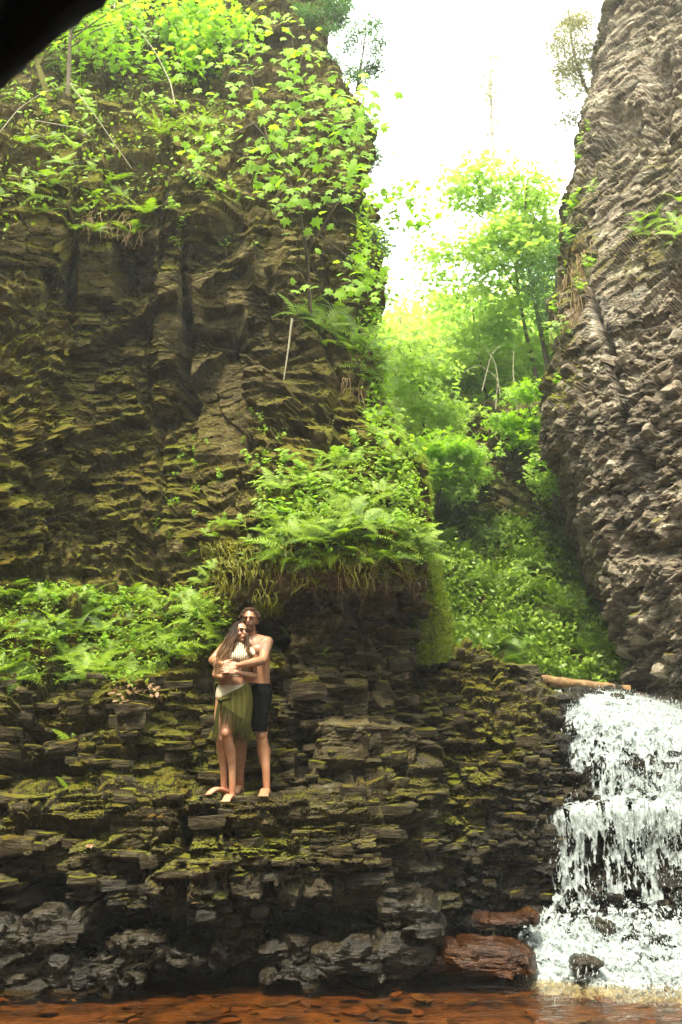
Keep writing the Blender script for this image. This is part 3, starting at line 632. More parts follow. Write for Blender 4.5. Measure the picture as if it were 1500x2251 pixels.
# big wet orange boulders at the foot, dark boulders in the foam
M_orange = rock_mat('iron_stained_wet_rock', [(.02, .008, .002), (.11, .036, .004), (.26, .10, .014), (.04, .016, .005)], lichen=.0)
def boulder(name, c, size, seed, m, label, cat='rock', sub=4, amp=.18, tilt=(0, 0, 0), attrs=(.5, -.5, 0, 1)):
    bm = bmesh.new(); bmesh.ops.create_icosphere(bm, subdivisions=sub, radius=1)
    me = bpy.data.meshes.new(name); bm.to_mesh(me); bm.free()
    V = np.empty(len(me.vertices) * 3); me.vertices.foreach_get('co', V); V = V.reshape(-1, 3)
    V = np.sign(V) * np.abs(V) ** .6
    V = V * np.array(size); q = V + np.array(c)
    d, t = rock(q * 1., big=amp * .8, mid=amp * .45, small=amp * .2, seed=seed, sb=(.5, .3), sm=(.3, .1), ss=(.12, .04))
    nrm = V / (np.array(size) ** 2); nrm /= np.linalg.norm(nrm, axis=1, keepdims=True); V = V + nrm * d[:, None]
    me.vertices.foreach_set('co', V.ravel()); me.update()
    for aname, v in zip(('tone', 'moss', 'lichen', 'wet'), attrs):
        at = me.attributes.new(aname, 'FLOAT', 'POINT'); at.data.foreach_set('value', (t if aname == 'tone' else np.full(len(V), v)))
    o = link(name, me, m, None, c); o.rotation_euler = tilt; tagx(o, label, cat); return o
boulder('orange_boulder', P(1060, 2095, 10.1), (.45, .42, .12), 3, M_orange, 'wide wet orange boulder at the pool edge left of the waterfall', sub=5, amp=.1, tilt=(0, .06, 0))
boulder('orange_boulder', P(1110, 2020, 10.5), (.30, .3, .07), 4, M_orange, 'smaller wet rust coloured rock lying behind the wide orange boulder', sub=5, amp=.1)
boulder('orange_boulder', P(975, 2110, 10.0), (.15, .2, .08), 5, M_orange, 'small wet orange rock at the waterline left of the wide orange boulder', sub=4, amp=.08)
boulder('wet_boulder', P(890, 2045, 10.05), (.33, .4, .30), 6, M_ledge, 'dark wet rock hump with rusty streaks beside the crack', sub=5, amp=.24)
boulder('dark_boulder', P(1292, 2128, 9.75), (.13, .13, .09), 7, M_ledge, 'small black wet rock poking out of the foam under the fall', sub=4, amp=.1)
boulder('dark_boulder', P(1440, 2105, 10.0), (.22, .2, .10), 8, M_ledge, 'broad dark rock half covered by foam at the right edge', sub=4, amp=.12)
boulder('dark_boulder', P(1150, 1508, 12.7), (.20, .3, .20), 9, M_ledge, 'dark rounded rock beside the left end of the log', sub=5, amp=.14, attrs=(.5, .1, 0, .4))
boulder('dark_boulder', P(1225, 1548, 12.4), (.22, .3, .12), 10, M_ledge, 'low wet rock at the left lip of the waterfall', sub=4, amp=.1)
lb = [(40,2105,.42,.14),(100,2140,.45,.12),(190,2120,.3,.12),(310,2075,.24,.1),(290,2110,.3,.06),(420,2100,.25,.08),(-40,2060,.45,.12),(250,2150,.3,.05),(620,2090,.28,.10),(760,2110,.34,.13),(690,2130,.18,.07),(640,2140,.24,.06),(120,2040,.25,.06)]
wh = ['at the left frame edge by the pool','low and wide, second from the left edge at the waterline','dark, below the deep black recess','pale wedge shaped, standing on the waterline under the ledge','flat, under the pale wedge shaped stone','long, at the waterline under the couple','outermost on the left, above the pool','flat and half sunk in the pool edge','grey topped, under the undercut right of the ledge','large with a rusty corner, under the undercut near the crack','small, between two larger stones under the undercut','thin, at the waterline below the undercut','flat mossy slab leaning in the deep recess on the left']
for i, (x, y, s, t_) in enumerate(lb):
    boulder('waterline_stone', P(x, y, 9.62 if x < 500 else 9.75), (s, .22, t_), 20 + i, M_ledge, 'dark wet stone, ' + wh[i], 'stone', sub=5, amp=.20, attrs=(.5, -.4, .1, .95))

# log across the stream
def tube(pts, rad, n=8, cap=True):
    pts = np.array([list(p) for p in pts], float); m = len(pts); rad = np.broadcast_to(rad, m)
    T = np.gradient(pts, axis=0); T /= np.linalg.norm(T, axis=1, keepdims=True) + 1e-9
    up = np.array([0, 0, 1.]) if abs(T[:, 2]).mean() < .8 else np.array([0, 1., 0])
    A = np.cross(T, up); A /= np.linalg.norm(A, axis=1, keepdims=True) + 1e-9; Bv = np.cross(A, T)
    th = np.arange(n) / n * 2 * math.pi
    V = pts[:, None] + rad[:, None, None] * (np.cos(th)[None, :, None] * A[:, None] + np.sin(th)[None, :, None] * Bv[:, None])
    V = V.reshape(-1, 3); idx = np.arange(m * n).reshape(m, n)
    F = np.stack([idx[:-1], np.roll(idx[:-1], -1, 1), np.roll(idx[1:], -1, 1), idx[1:]], -1).reshape(-1, 4)
    return V, F
def smooth_path(pts, n):
    pts = np.array([list(p) for p in pts], float); t = np.linspace(0, 1, len(pts)); tt = np.linspace(0, 1, n)
    B = np.stack([np.interp(tt, t, pts[:, k]) for k in range(3)], -1)
    for _ in range(max(1, n // 8)):
        Q = B.copy(); Q[1:-1] = .25 * B[:-2] + .5 * B[1:-1] + .25 * B[2:]; B = Q
    return B
def merge(parts):
    Vs, Fs, o = [], [], 0
    for V, F in parts: Vs.append(V); Fs.append(np.asarray(F) + o); o += len(V)
    return np.concatenate(Vs), np.concatenate(Fs)
lg = smooth_path([P(1140, 1489, 13.2), P(1230, 1500, 13.2), P(1384, 1517, 13.2)], 40)
V, F = tube(lg, np.linspace(.078, .060, 40) * (1 + .1 * np.sin(np.arange(40))), 12)
V = V + .006 * fbm(V * 12, 3, 2)[:, None]
log = link('fallen_log', mesh_np('fallen_log', V - lg[0], F, smooth=True), plain('bare_pale_wood', (.20, .12, .055), .8, .75, 9), None, tuple(lg[0]))
tagx(log, 'barkless pale log lying across the stream above the fall', 'log')
# ------------------------------------------------------------ loose slabs (parts of the rock they belong to)
def in_poly(px, py, poly):
    c = np.zeros(px.shape, bool); n = len(poly)
    for i in range(n):
        x1, y1 = poly[i]; x2, y2 = poly[(i + 1) % n]
        c ^= ((y1 > py) != (y2 > py)) & (px < (x2 - x1) * (py - y1) / ((y2 - y1) or 1e-9) + x1)
    return c
def pick(surf, poly, n, cond=None, r=None, mind=0.):
    V, nr, A = SURF[surf]; px, py = proj(V); m = in_poly(px, py, poly) & VIS[surf]
    if cond is not None: m &= cond(V, nr, A)
    idx = np.nonzero(m)[0]; r = r or np.random.default_rng(n)
    if len(idx) == 0: return []
    idx = r.permutation(idx)
    out = []
    if mind:
        for i in idx[:n * 30]:
            p = V[i]
            if all((p[0] - V[j][0]) ** 2 + (p[1] - V[j][1]) ** 2 + (p[2] - V[j][2]) ** 2 > mind * mind for j in out): out.append(i)
            if len(out) >= n: break
    else: out = list(idx[:n])
    return out
def slabs(surf, poly, n, smin, smax, m, thick, outw, tilt=(0, 0), mind=.1, seed=0, moss=.2, name='rock_slab', avoid=(), wet=0.):
    par = bpy.data.objects[surf]; meshes = []
    for i in range(14):
        me = slab_mesh(name, 900 + seed * 20 + i, thick, 8 + i % 3); me.materials.append(m); at = me.attributes['moss']; at.data.foreach_set('value', [moss + .3 * (i % 3 - 1)] * len(me.vertices)); me.attributes['wet'].data.foreach_set('value', [wet] * len(me.vertices)); meshes.append(me)
    V, nr, A = SURF[surf]; r = random.Random(seed)
    for i in pick(surf, poly, n, None, np.random.default_rng(seed), mind):
        s = smin + (smax - smin) * r.random() ** 1.8; p = Vector(V[i]) - Vector(outw) * s * r.uniform(.05, .3)
        if any(abs(float(proj(V[i])[0]) - a_) < s * 55 for a_ in avoid): continue
        o = link(name, meshes[r.randrange(14)], None, par, p)
        o.scale = (s * r.uniform(.75, 1.25), s, s * r.uniform(.5, 1.4)); o.rotation_euler = (tilt[0] + r.uniform(-.13, .13), tilt[1] + r.uniform(-.12, .12), r.uniform(-.8, .8) + r.choice([0, math.pi]))
M_wetrock = None
slabs('rock_ledge', [(-60,1960),(980,1900),(980,2150),(-60,2150)], 90, .16, .46, M_ledge, .24, (0, -1, 0), seed=6, moss=-.5, mind=.18, avoid=(200, 225, 415, 430, 585, 905, 975), wet=.9)  # lower slabs share the wet darkening that paints the shaded face
slabs('rock_ledge', [(-60,1760),(980,1700),(980,1900),(-60,1960)], 150, .14, .42, M_ledge, .20, (0, -1, 0), seed=1, moss=.05, mind=.16, avoid=(200, 225, 415, 430, 585, 905, 975))
slabs('rock_step', [(935,1420),(1060,1430),(1240,1570),(1240,1980),(985,1980)], 300, .10, .24, M_ledge, .26, (.1, -1, 0), (0, .05), seed=2, moss=.1, mind=.07)
slabs('rock_cliff', [(-50,1490),(520,1490),(920,1310),(930,1700),(600,1740),(-50,1760)], 300, .14, .40, M_ledge, .22, (0, -1, 0), seed=3, moss=.32, mind=.12)
slabs('rock_wall', [(1230,760),(1500,700),(1500,1480),(1390,1480),(1230,1040)], 300, .12, .34, M_right, .22, (-.4, -.9, 0), (.1, -.5), seed=4, moss=-.3, mind=.12)

# ------------------------------------------------------------ foliage building blocks
L_maple = leaf_mat('bright_maple_leaf', (.22, .39, .018), (.33, .50, .04), .6)
L_far = leaf_mat('haze_paled_far_leaf', (.30, .45, .09), (.44, .57, .14), .62)  # leaf colour paled to paint the hazy glow at the gorge's back
L_fern = leaf_mat('fern_green', (.13, .23, .010), (.26, .36, .02), .4)
L_fern2 = leaf_mat('deep_fern_green', (.07, .14, .012), (.15, .24, .02), .4)
L_moss = leaf_mat('moss_blades', (.12, .13, .006), (.26, .24, .012), .3)
L_con = leaf_mat('conifer_green', (.05, .13, .03), (.10, .20, .04), .3)
L_pale = leaf_mat('haze_paled_conifer', (.22, .19, .10), (.28, .28, .14), .3)  # paleness stands for haze, put into the needle colour
L_dead = leaf_mat('dead_leaf_brown', (.20, .10, .04), (.32, .20, .10), .3)
M_bark = plain('grey_brown_bark', (.11, .085, .055), .9, .5, 30)
M_barkp = plain('pale_bark', (.34, .30, .20), .9, .4, 30)
M_root = plain('dry_root', (.28, .19, .09), .9, .4, 30)
half = [(0, 0, 0), (.20, -.10, -.03), (.25, .08, -.02), (.52, .16, -.12), (.36, .30, -.04), (.37, .50, -.08), (.15, .46, -.01), (0, .86, -.06)]
MAPLE_V = np.array(half + [(-x, y, z) for x, y, z in half[1:-1]] + [(0, .28, .02)], float); MAPLE_V[:, 1] += .05
_r = list(range(8)); _l = [0] + list(range(8, 14)) + [7]
MAPLE_F = np.array([[14, _r[i], _r[i + 1]] for i in range(7)] + [[14, _l[i + 1], _l[i]] for i in range(7)])
OVAL_V = np.array([(0, 0, 0), (.26, .3, -.03), (.2, .65, -.05), (0, 1, -.1), (-.2, .65, -.05), (-.26, .3, -.03), (0, .45, .03)], float)
OVAL_F = np.array([[6, i, (i + 1) % 6] for i in range(6)])
DIA_V = np.array([(0, 0, 0), (.3, .42, -.04), (0, 1, -.08), (-.3, .42, -.04)], float); DIA_F = np.array([[0, 1, 2], [0, 2, 3]])
TRI_V = np.array([(0, 0, 0), (.45, .55, 0), (.12, .5, .02), (0, 1, -.05), (-.12, .5, .02), (-.45, .55, 0)], float); TRI_F = np.array([[0, 1, 2], [0, 2, 3], [0, 3, 4], [0, 4, 5]])
BLADE_V = np.array([(-.12, 0, 0), (.12, 0, 0), (0, 1, 0)], float); BLADE_F = np.array([[0, 1, 2]])
def basis(nrm, yaw_dir=None, r=None):
    n = nrm / (np.linalg.norm(nrm, axis=1, keepdims=True) + 1e-9)
    a = r.normal(size=n.shape) if yaw_dir is None else yaw_dir
    y = a - (a * n).sum(1, keepdims=True) * n; y /= np.linalg.norm(y, axis=1, keepdims=True) + 1e-9
    x = np.cross(y, n); return np.stack([x, y, n], -1)          # columns
def scatter(tv, tf, pos, M, s):
    V = np.einsum('nij,kj->nki', M, tv) * np.asarray(s)[:, None, None] + pos[:, None, :]
    k = len(tv); F = tf[None] + k * np.arange(len(pos))[:, None, None]
    return V.reshape(-1, 3), F.reshape(-1, 3)
# fern frond meshes: an arching rib with toothed leaflets, lying along +Y, arching up then down
def frond_mesh(seed, npair=15, w=.34, droop=.5, m=None, teeth=True):
    r = random.Random(seed); V = []; F = []
    def rib(t): return (.05 * math.sin(t * 3 + seed), t * (1 - .12 * droop * t), .30 * t - droop * .75 * t * t)
    prev = None
    for i in range(npair * 1 + 2):
        t = i / (npair + 1); x, y, z = rib(t); k = .010 * (1 - t) + .002
        V += [(x - k, y, z), (x + k, y, z)]
        if i: a = len(V) - 4; F += [(a, a + 1, a + 3), (a, a + 3, a + 2)]
    for i in range(1, npair + 1):
        t = i / (npair + 1); L = w * (math.sin(min(1, t * 2.2 + .12) * math.pi / 2)) * (1 - t) ** .75 * r.uniform(.85, 1.1) + .01
        x, y, z = rib(t)
        for sx in (-1, 1):
            dx, dy, dz = sx * L, L * .38, -L * r.uniform(.05, .3); b = .032 + .02 * (1 - t)
            o = len(V)
            V += [(x, y - b * .5, z), (x, y + b * .6, z), (x + dx * .55, y + dy * .55 - b * .42, z + dz * .4), (x + dx * .5, y + dy * .5 + b * .5, z + dz * .4), (x + dx, y + dy, z + dz)]
            F += [(o, o + 2, o + 3), (o, o + 3, o + 1), (o + 2, o + 4, o + 3)]
    me = mesh_np('frond', np.array(V), np.array(F)); me.materials.append(m or L_fern); return me
FR = [frond_mesh(i, 13 + i % 4, .26 + .03 * (i % 4), .45 + .12 * (i % 5), L_fern if i % 3 else L_fern2) for i in range(12)]
FRH = [frond_mesh(50 + i, 12, .12, .35 + .1 * i, L_fern) for i in range(4)]      # narrow strap fern
def fern_proto(name, nf, fr, seed, parts=True):
    r = random.Random(seed); out = []
    for k in range(nf):
        a = (k + r.uniform(-.3, .3)) / nf * 2 * math.pi; s = r.uniform(.7, 1.05)
        M = Matrix.Rotation(a, 4, 'Z') @ Matrix.Rotation(r.uniform(.15, .65), 4, 'X') @ Matrix.Diagonal((s, s, s, 1))
        out.append((r.choice(fr), M))
    return out
PROT = [fern_proto('fern', 5 + i % 4, FR, 70 + i) for i in range(8)]
PROTH = [fern_proto('fern', 8, FRH, 90 + i) for i in range(4)]
def merged_fern(pr, name='fern'):
    Vs, Fs, o, Ms = [], [], 0, []
    for me, M in pr:
        n = len(me.vertices); V = np.empty(n * 3); me.vertices.foreach_get('co', V); V = V.reshape(-1, 3) @ np.array(M.to_3x3()).T
        F = np.empty(len(me.polygons) * 3, int); me.polygons.foreach_get('vertices', F)
        Vs.append(V); Fs.append(F.reshape(-1, 3) + o); o += n
    m = mesh_np(name, np.concatenate(Vs), np.concatenate(Fs)); m.materials.append(pr[0][0].materials[0]); return m
MERG = [merged_fern(p) for p in PROT]; MERGH = [merged_fern(p) for p in PROTH]
def place_ferns(surf, poly, n, smin, smax, label, group, seed, upz=.2, parts=False, lean=.5, outw=(0, -1, 0), kinds=None, mind=.1, cond=None):
    kinds = kinds or (PROT if parts else MERG); r = random.Random(seed); V, nr, A = SURF[surf]
    for i in pick(surf, poly, n, cond or (lambda V, nr, A: nr[:, 2] > upz), np.random.default_rng(seed), mind):
        s = r.uniform(smin, smax); p = Vector(V[i])
        rot = Euler((0, 0, r.uniform(0, 6.28))).to_quaternion()
        up = (Vector((0, 0, 1)) + Vector(outw) * lean * r.uniform(.5, 1.4) + Vector((r.uniform(-.25, .25), 0, 0))).normalized()
        q = Vector((0, 0, 1)).rotation_difference(up) @ rot
        if parts:
            e = empty('fern', p); e.rotation_mode = 'QUATERNION'; e.rotation_quaternion = q; e.scale = (s, s, s); o = e
            for me, M in kinds[r.randrange(len(kinds))]:
                c = link('frond', me, None, e); c.matrix_basis = M
        else:
            o = link('fern', kinds[r.randrange(len(kinds))], None, None, p); o.rotation_mode = 'QUATERNION'; o.rotation_quaternion = q; o.scale = (s, s, s)
        tagx(o, label, 'fern', group)
place_ferns('rock_cliff', [(-40,1290),(300,1290),(520,1330),(480,1420),(300,1500),(-40,1500)], 95, .28, .5, 'light green fern on the mossy slope left of the couple', 'ferns on the slope left of the couple', 1, parts=True, upz=.1, mind=.14)
place_ferns('rock_cliff', [(590,1180),(760,1130),(935,1170),(935,1230),(600,1235)], 60, .32, .56, 'green fern hanging over the mossy ledge above the couple', 'ferns on the mossy ledge above the couple', 2, parts=True, upz=.0, lean=.8, mind=.12)
place_ferns('rock_cliff', [(560,1080),(880,960),(900,1120),(580,1160)], 30, .28, .5, 'small fern among bramble leaves over the mossy ledge', 'ferns on the rock step over the mossy ledge', 3, upz=.0, lean=.7, mind=.14)
place_ferns('rock_cliff', [(0,290),(180,300),(340,430),(330,520),(80,500),(0,460)], 30, .30, .55, 'fern on the hanging shelf of the upper left cliff', 'ferns on the upper left shelf', 4, parts=True, upz=-.2, lean=.8, mind=.2)
place_ferns('rock_cliff', [(630,690),(740,680),(840,800),(800,830),(640,730)], 12, .45, .7, 'large bright fern at the foot of the maple sapling', 'large ferns below the maple sapling', 5, parts=True, upz=-.5, lean=1.1, outw=(.4, -1, 0), mind=.2)
place_ferns('rock_cliff', [(790,440),(830,440),(860,800),(900,1000),(800,960),(790,700)], 26, .32, .5, 'fern clinging to the right corner of the left cliff', 'ferns along the corner of the left cliff', 6, upz=-.9, lean=1.0, outw=(.7, -.8, 0), mind=.2)
place_ferns('rock_cliff', [(320,250),(480,250),(520,330),(340,300)], 12, .35, .55, 'strap shaped fern on the mossy shoulder under the top trees', 'strap ferns on the mossy shoulder', 7, upz=-.4, kinds=MERGH, mind=.2)
place_ferns('rock_cliff', [(640,660),(720,670),(720,720),(640,710)], 5, .35, .5, 'strap shaped fern at the base of the maple sapling', 'strap ferns at the base of the maple sapling', 8, upz=-.9, kinds=MERGH, mind=.15)
place_ferns('rock_wall', [(1380,480),(1500,440),(1500,540),(1400,520)], 9, .3, .5, 'yellow green fern on the ledge of the right rock wall', 'ferns on the right rock wall', 9, upz=-.5, lean=.9, outw=(-.6, -1, 0), mind=.15)
for (x, y, s, w) in [(165,1640,.34,'sitting in a notch of the dark blocks, lower left'), (160,1735,.30,'bright, beside the ledge end at the lower left'), (305,1735,.20,'tiny, on the block left of the woman'), (640,1410,.26,'growing from the wall just right of the man'), (712,1440,.18,'tiny, on the dark wall well right of the man'), (580,1860,.10,'tiny, on the face of the ledge'), (375,1420,.30,'drooping its fronds over the dark hollow left of the couple'), (200,1450,.36,'with long arching fronds above the leaf litter'), (830,1270,.26,'dangling under the mossy ledge')]:
    i = pick('rock_cliff' if y < 1760 else 'rock_ledge', [(x-14,y-14),(x+14,y-14),(x+14,y+14),(x-14,y+14)], 1, None, np.random.default_rng(5))
    if not i: continue
    p = SURF['rock_cliff' if y < 1760 else 'rock_ledge'][0][i[0]]
    e = empty('fern', p + np.array([0, -.04, 0])); e.rotation_euler = (.5, 0, 1.1 * x); e.scale = (s, s, s)
    e.rotation_euler = (.6, 0, .3)
    for me, M in PROT[int(x) % 8]:
        c = link('frond', me, None, e); c.matrix_basis = M
    tagx(e, 'fern ' + w, 'fern')
# broad leaved seedlings: thin stem and three to nine leaves
def seedling_mesh(seed, m, tv=OVAL_V, tf=OVAL_F, nl=8):
    r = np.random.default_rng(seed); parts = []; pos = []; nn = []; ydir = []
    for k in range(3):
        tip = np.array([r.normal(0, .25), r.normal(0, .25), r.uniform(.5, 1)]); V, F = tube(smooth_path([(0, 0, 0), tip * .5 + r.normal(0, .05, 3), tip], 6), .008, 3)
        F = np.concatenate([F[:, [0, 1, 2]], F[:, [0, 2, 3]]]); parts.append((V, F))
        for j in range(nl):
            t = r.uniform(.4, 1); pos.append(tip * t); a = r.uniform(0, 6.28); ydir.append([math.cos(a), math.sin(a), r.uniform(-.3, .3)]); nn.append([r.normal(0, .3), r.normal(0, .3) - .3, 1])
    pos = np.array(pos); M = basis(np.array(nn), np.array(ydir), r); parts.append(scatter(tv, tf, pos, M, r.uniform(.2, .38, len(pos))))
    V, F = merge(parts); me = mesh_np('seedling', V, F); me.materials.append(m); return me
SEED = [seedling_mesh(i, L_fern if i % 2 else L_maple, *( (OVAL_V, OVAL_F) if i % 3 else (MAPLE_V, MAPLE_F)), nl=4 + i % 3) for i in range(9)]
def place_seed(surf, poly, n, smin, smax, label, group, seed, upz=0., mind=.08, name='leafy_seedling', meshes=SEED, outw=(0, -1, 0)):
    V, nr, A = SURF[surf]; r = random.Random(seed)
    for i in pick(surf, poly, n, lambda V, nr, A: nr[:, 2] > upz, np.random.default_rng(seed), mind):
        s = r.uniform(smin, smax); o = link(name, meshes[r.randrange(len(meshes))], None, None, V[i]); o.scale = (s, s, s); o.rotation_euler = (r.uniform(.1, .7), r.uniform(-.3, .3), r.uniform(-.8, .8))
        tagx(o, label, 'plant', group)
place_seed('rock_cliff', [(-40,1285),(520,1320),(480,1430),(300,1500),(-40,1500)], 90, .12, .26, 'small leafy plant among the ferns on the left slope', 'small plants on the left slope', 21)
place_seed('rock_cliff', [(600,1040),(860,950),(925,1180),(780,1200),(570,1150)], 60, .18, .34, 'bramble like leafy plant above the mossy ledge', 'leafy plants above the mossy ledge', 22, upz=-.2)
place_ferns('rock_cliff', [(400,1190),(590,1120),(600,1260),(430,1290)], 14, .2, .36, 'small fern on the moss running down left of the mossy ledge', 'ferns left of the mossy ledge', 14, upz=-.3, lean=.7, mind=.15)
place_seed('rock_cliff', [(380,950),(640,880),(620,1120),(330,1230)], 34, .10, .22, 'pale weed rooted in the bedded wall of the alcove', 'weeds in the alcove wall', 23, upz=.1)
place_seed('rock_cliff', [(0,90),(330,60),(420,250),(330,300),(0,300)], 40, .25, .5, 'bright undergrowth plant below the top left trees', 'undergrowth below the top left trees', 24, upz=-.3)
place_seed('rock_cliff', [(340,400),(560,380),(560,560),(360,560)], 18, .15, .3, 'small weed on the upper middle of the left cliff', 'weeds on the upper left cliff', 25, upz=-.4)
place_seed('rock_wall', [(1230,420),(1300,260),(1330,500),(1260,700),(1215,900)], 22, .25, .45, 'bright weed on the edge of the right rock wall', 'weeds on the edge of the right rock wall', 26, upz=-.9)

# moss and small growth: uncountable
def moss_blades(name, surf, n, cond, smin, smax, label, m, seed, tv=BLADE_V, tf=BLADE_F, up=.6):
    V, nr, A = SURF[surf]; r = np.random.default_rng(seed); idx = np.nonzero(cond(V, nr, A) & VIS[surf])[0]
    idx = r.choice(idx, n); p = V[idx] + r.normal(0, .015, (n, 3)); y = nr[idx] * up + np.array([0, -.2, .5]) + r.normal(0, .5, (n, 3))
    M = basis(r.normal(size=(n, 3)), y, r)
    Vv, F = scatter(tv, tf, p, M, smin + (smax - smin) * r.random(n) ** 2)
    o = link(name, mesh_np(name, Vv, F), m); tagx(o, label, 'moss', kind='stuff')
mossc = lambda V, nr, A: (nr[:, 2] * .9 + A['moss'] + .55 * (fbm(V * 4.5, 3, 91) + 1) > 1.15)
moss_blades('moss', 'rock_cliff', 260000, mossc, .012, .05, 'yellow green moss on the ledges of the left cliff', L_moss, 1)
moss_blades('moss', 'rock_ledge', 36000, mossc, .008, .026, 'low moss on the flat stones of the pool ledge', L_moss, 2)
moss_blades('moss', 'rock_step', 26000, mossc, .008, .026, 'moss on top of the stepped rock by the fall', L_moss, 3)
moss_blades('moss', 'rock_column', 30000, lambda V, nr, A: A['moss'] > .7, .03, .09, 'long moss on the rock column', leaf_mat('column_moss', (.13, .19, .008), (.26, .32, .015), .4), 4)
def leaves_on(name, surf, n, cond, smin, smax, label, m, seed, tv, tf, off=.1, tilt=.6, drop=0.):
    V, nr, A = SURF[surf]; r = np.random.default_rng(seed); idx = np.nonzero(cond(V, nr, A) & VIS[surf])[0]; idx = r.choice(idx, n)
    p = V[idx] + nr[idx] * (off * r.random((n, 1))) + r.normal(0, .03, (n, 3)) + np.array([0, 0, off * .5]) * r.random((n, 1))
    nn = np.array([0, -.45, .8]) + r.normal(0, tilt, (n, 3)); M = basis(nn, np.array([0, -.6, -drop]) + r.normal(0, .8, (n, 3)), r)
    Vv, F = scatter(tv, tf, p, M, smin + (smax - smin) * r.random(n))
    o = link(name, mesh_np(name, Vv, F), m); tagx(o, label, 'ground cover', kind='stuff')
def inp(poly): return lambda V, nr, A: in_poly(*proj(V), poly)
L_cover = leaf_mat('slope_green', (.12, .22, .02), (.32, .44, .05), .45, rough=.4)
vis = lambda V, nr, A: (lambda q: (q[0] > 850) & (q[0] < 1400) & (q[1] > 900) & (q[1] < 1520) & (fbm(V * 1.7, 3, 92) > -.22))(proj(V))
leaves_on('ground_cover', 'green_slope', 60000, vis, .04, .12, 'dense leafy plants covering the back slope', L_cover, 5, OVAL_V[[0, 1, 3, 5]], np.array([[0, 1, 2], [0, 2, 3]]), .35, .7, .4)
leaves_on('ground_cover', 'green_slope', 16000, lambda V, nr, A: (lambda q: (q[0] > 800) & (q[0] < 1400) & (q[1] > 640) & (q[1] < 900))(proj(V)), .14, .32, 'bright leafy undergrowth high on the back slope', L_far, 6, DIA_V, DIA_F, 1.2, .6)
leaves_on('undergrowth', 'rock_cliff', 3000, inp([(-40,1285),(530,1315),(490,1430),(300,1505),(-40,1505)]), .03, .075, 'small leaves and seedlings carpeting the left slope', L_fern, 7, OVAL_V, OVAL_F, .12)
leaves_on('undergrowth', 'rock_cliff', 4600, inp([(580,1130),(900,980),(930,1235),(600,1240)]), .03, .08, 'small leaves carpeting the mossy ledge', L_fern, 8, OVAL_V, OVAL_F, .14)
leaves_on('undergrowth', 'rock_cliff', 1300, inp([(-40,60),(400,60),(520,300),(300,500),(-40,500)]), .05, .11, 'small leaves on the upper left shelves', L_fern, 9, OVAL_V, OVAL_F, .2)
leaves_on('undergrowth', 'rock_cliff', 1600, inp([(780,420),(835,420),(905,1020),(935,1180),(820,1000),(780,800)]), .05, .11, 'small leaves along the cliff corner', L_maple, 10, OVAL_V, OVAL_F, .2)
leaves_on('leaf_litter', 'rock_cliff', 110, inp([(225,1530),(290,1495),(345,1500),(360,1530),(300,1560)]), .05, .10, 'drift of dry tan leaves on the mossy blocks', L_dead, 11, OVAL_V, OVAL_F, .03, .4)
# fern clumps on the back slope: too many and too far to count
r0 = np.random.default_rng(4); pp = []
for k, i in enumerate(pick('green_slope', [(950,1080),(1150,1040),(1370,1400),(1360,1500),(990,1480)], 230, None, np.random.default_rng(8), .2)):
    me = MERG[k % 8]; n = len(me.vertices); Vq = np.empty(n * 3); me.vertices.foreach_get('co', Vq); F = np.empty(len(me.polygons) * 3, int); me.polygons.foreach_get('vertices', F)
    R3 = np.array(Euler((.6, 0, r0.uniform(0, 6))).to_matrix()); s = r0.uniform(.3, .6)
    pp.append((Vq.reshape(-1, 3) @ R3.T * s + SURF['green_slope'][0][i] + np.array([0, -.1, .1]), F.reshape(-1, 3)))
V, F = merge(pp); tagx(link('far_ferns', mesh_np('far_ferns', V, F), L_fern2), 'mass of ferns on the far green slope behind the log', 'ferns', kind='stuff')
# hanging roots and dry grass
def hang(name, surf, poly, n, lmin, lmax, label, seed, m=M_root, rad=.0035, cond=None):
    V, nr, A = SURF[surf]; r = np.random.default_rng(seed); parts = []
    for i in pick(surf, poly, n, cond, r):
        p = V[i] + nr[i] * .02; L = r.uniform(lmin, lmax); q = [p, p + np.array([r.normal(0, .04), -.08, -.1 * L]), p + np.array([r.normal(0, .1) * L, -.10, -.55 * L]), p + np.array([r.normal(0, .18) * L, -.08 - r.random() * .05, -L])]
        a, b = tube(smooth_path(q, 8), rad * np.linspace(1, .35, 8), 3); parts.append((a, b))
    V, F = merge(parts); o = link(name, mesh_np(name, V, F), m); tagx(o, label, 'roots', kind='stuff')
hang('dry_roots', 'rock_cliff', [(600,1225),(920,1225),(910,1290),(600,1290)], 80, .08, .35, 'dry roots hanging from the mossy ledge', 1)
hang('dry_roots', 'rock_cliff', [(180,460),(330,470),(330,520),(190,510)], 60, .15, .4, 'dry grass hanging from the upper left shelf', 2, rad=.006)
hang('dry_roots', 'rock_cliff', [(780,760),(860,760),(840,880),(740,840)], 120, .15, .4, 'dry roots under the corner ferns', 3, rad=.005)
hang('dry_roots', 'rock_wall', [(1215,600),(1300,520),(1290,640),(1235,760)], 120, .3, .9, 'pale roots hanging on the edge of the right wall', 4, rad=.008)
moss_h = hang('hanging_moss', 'rock_cliff', [(440,1190),(930,1200),(920,1275),(470,1290)], 900, .03, .20, 'shaggy moss hanging from the lip above the couple', 5, L_moss, .010, lambda V, nr, A: fbm(V * 5, 2, 61) > .02)
hang('hanging_moss', 'rock_cliff', [(560,1280),(610,1270),(625,1345),(570,1340)], 500, .04, .2, 'shaggy moss beside the hollow above the man', 6, L_moss, .009)

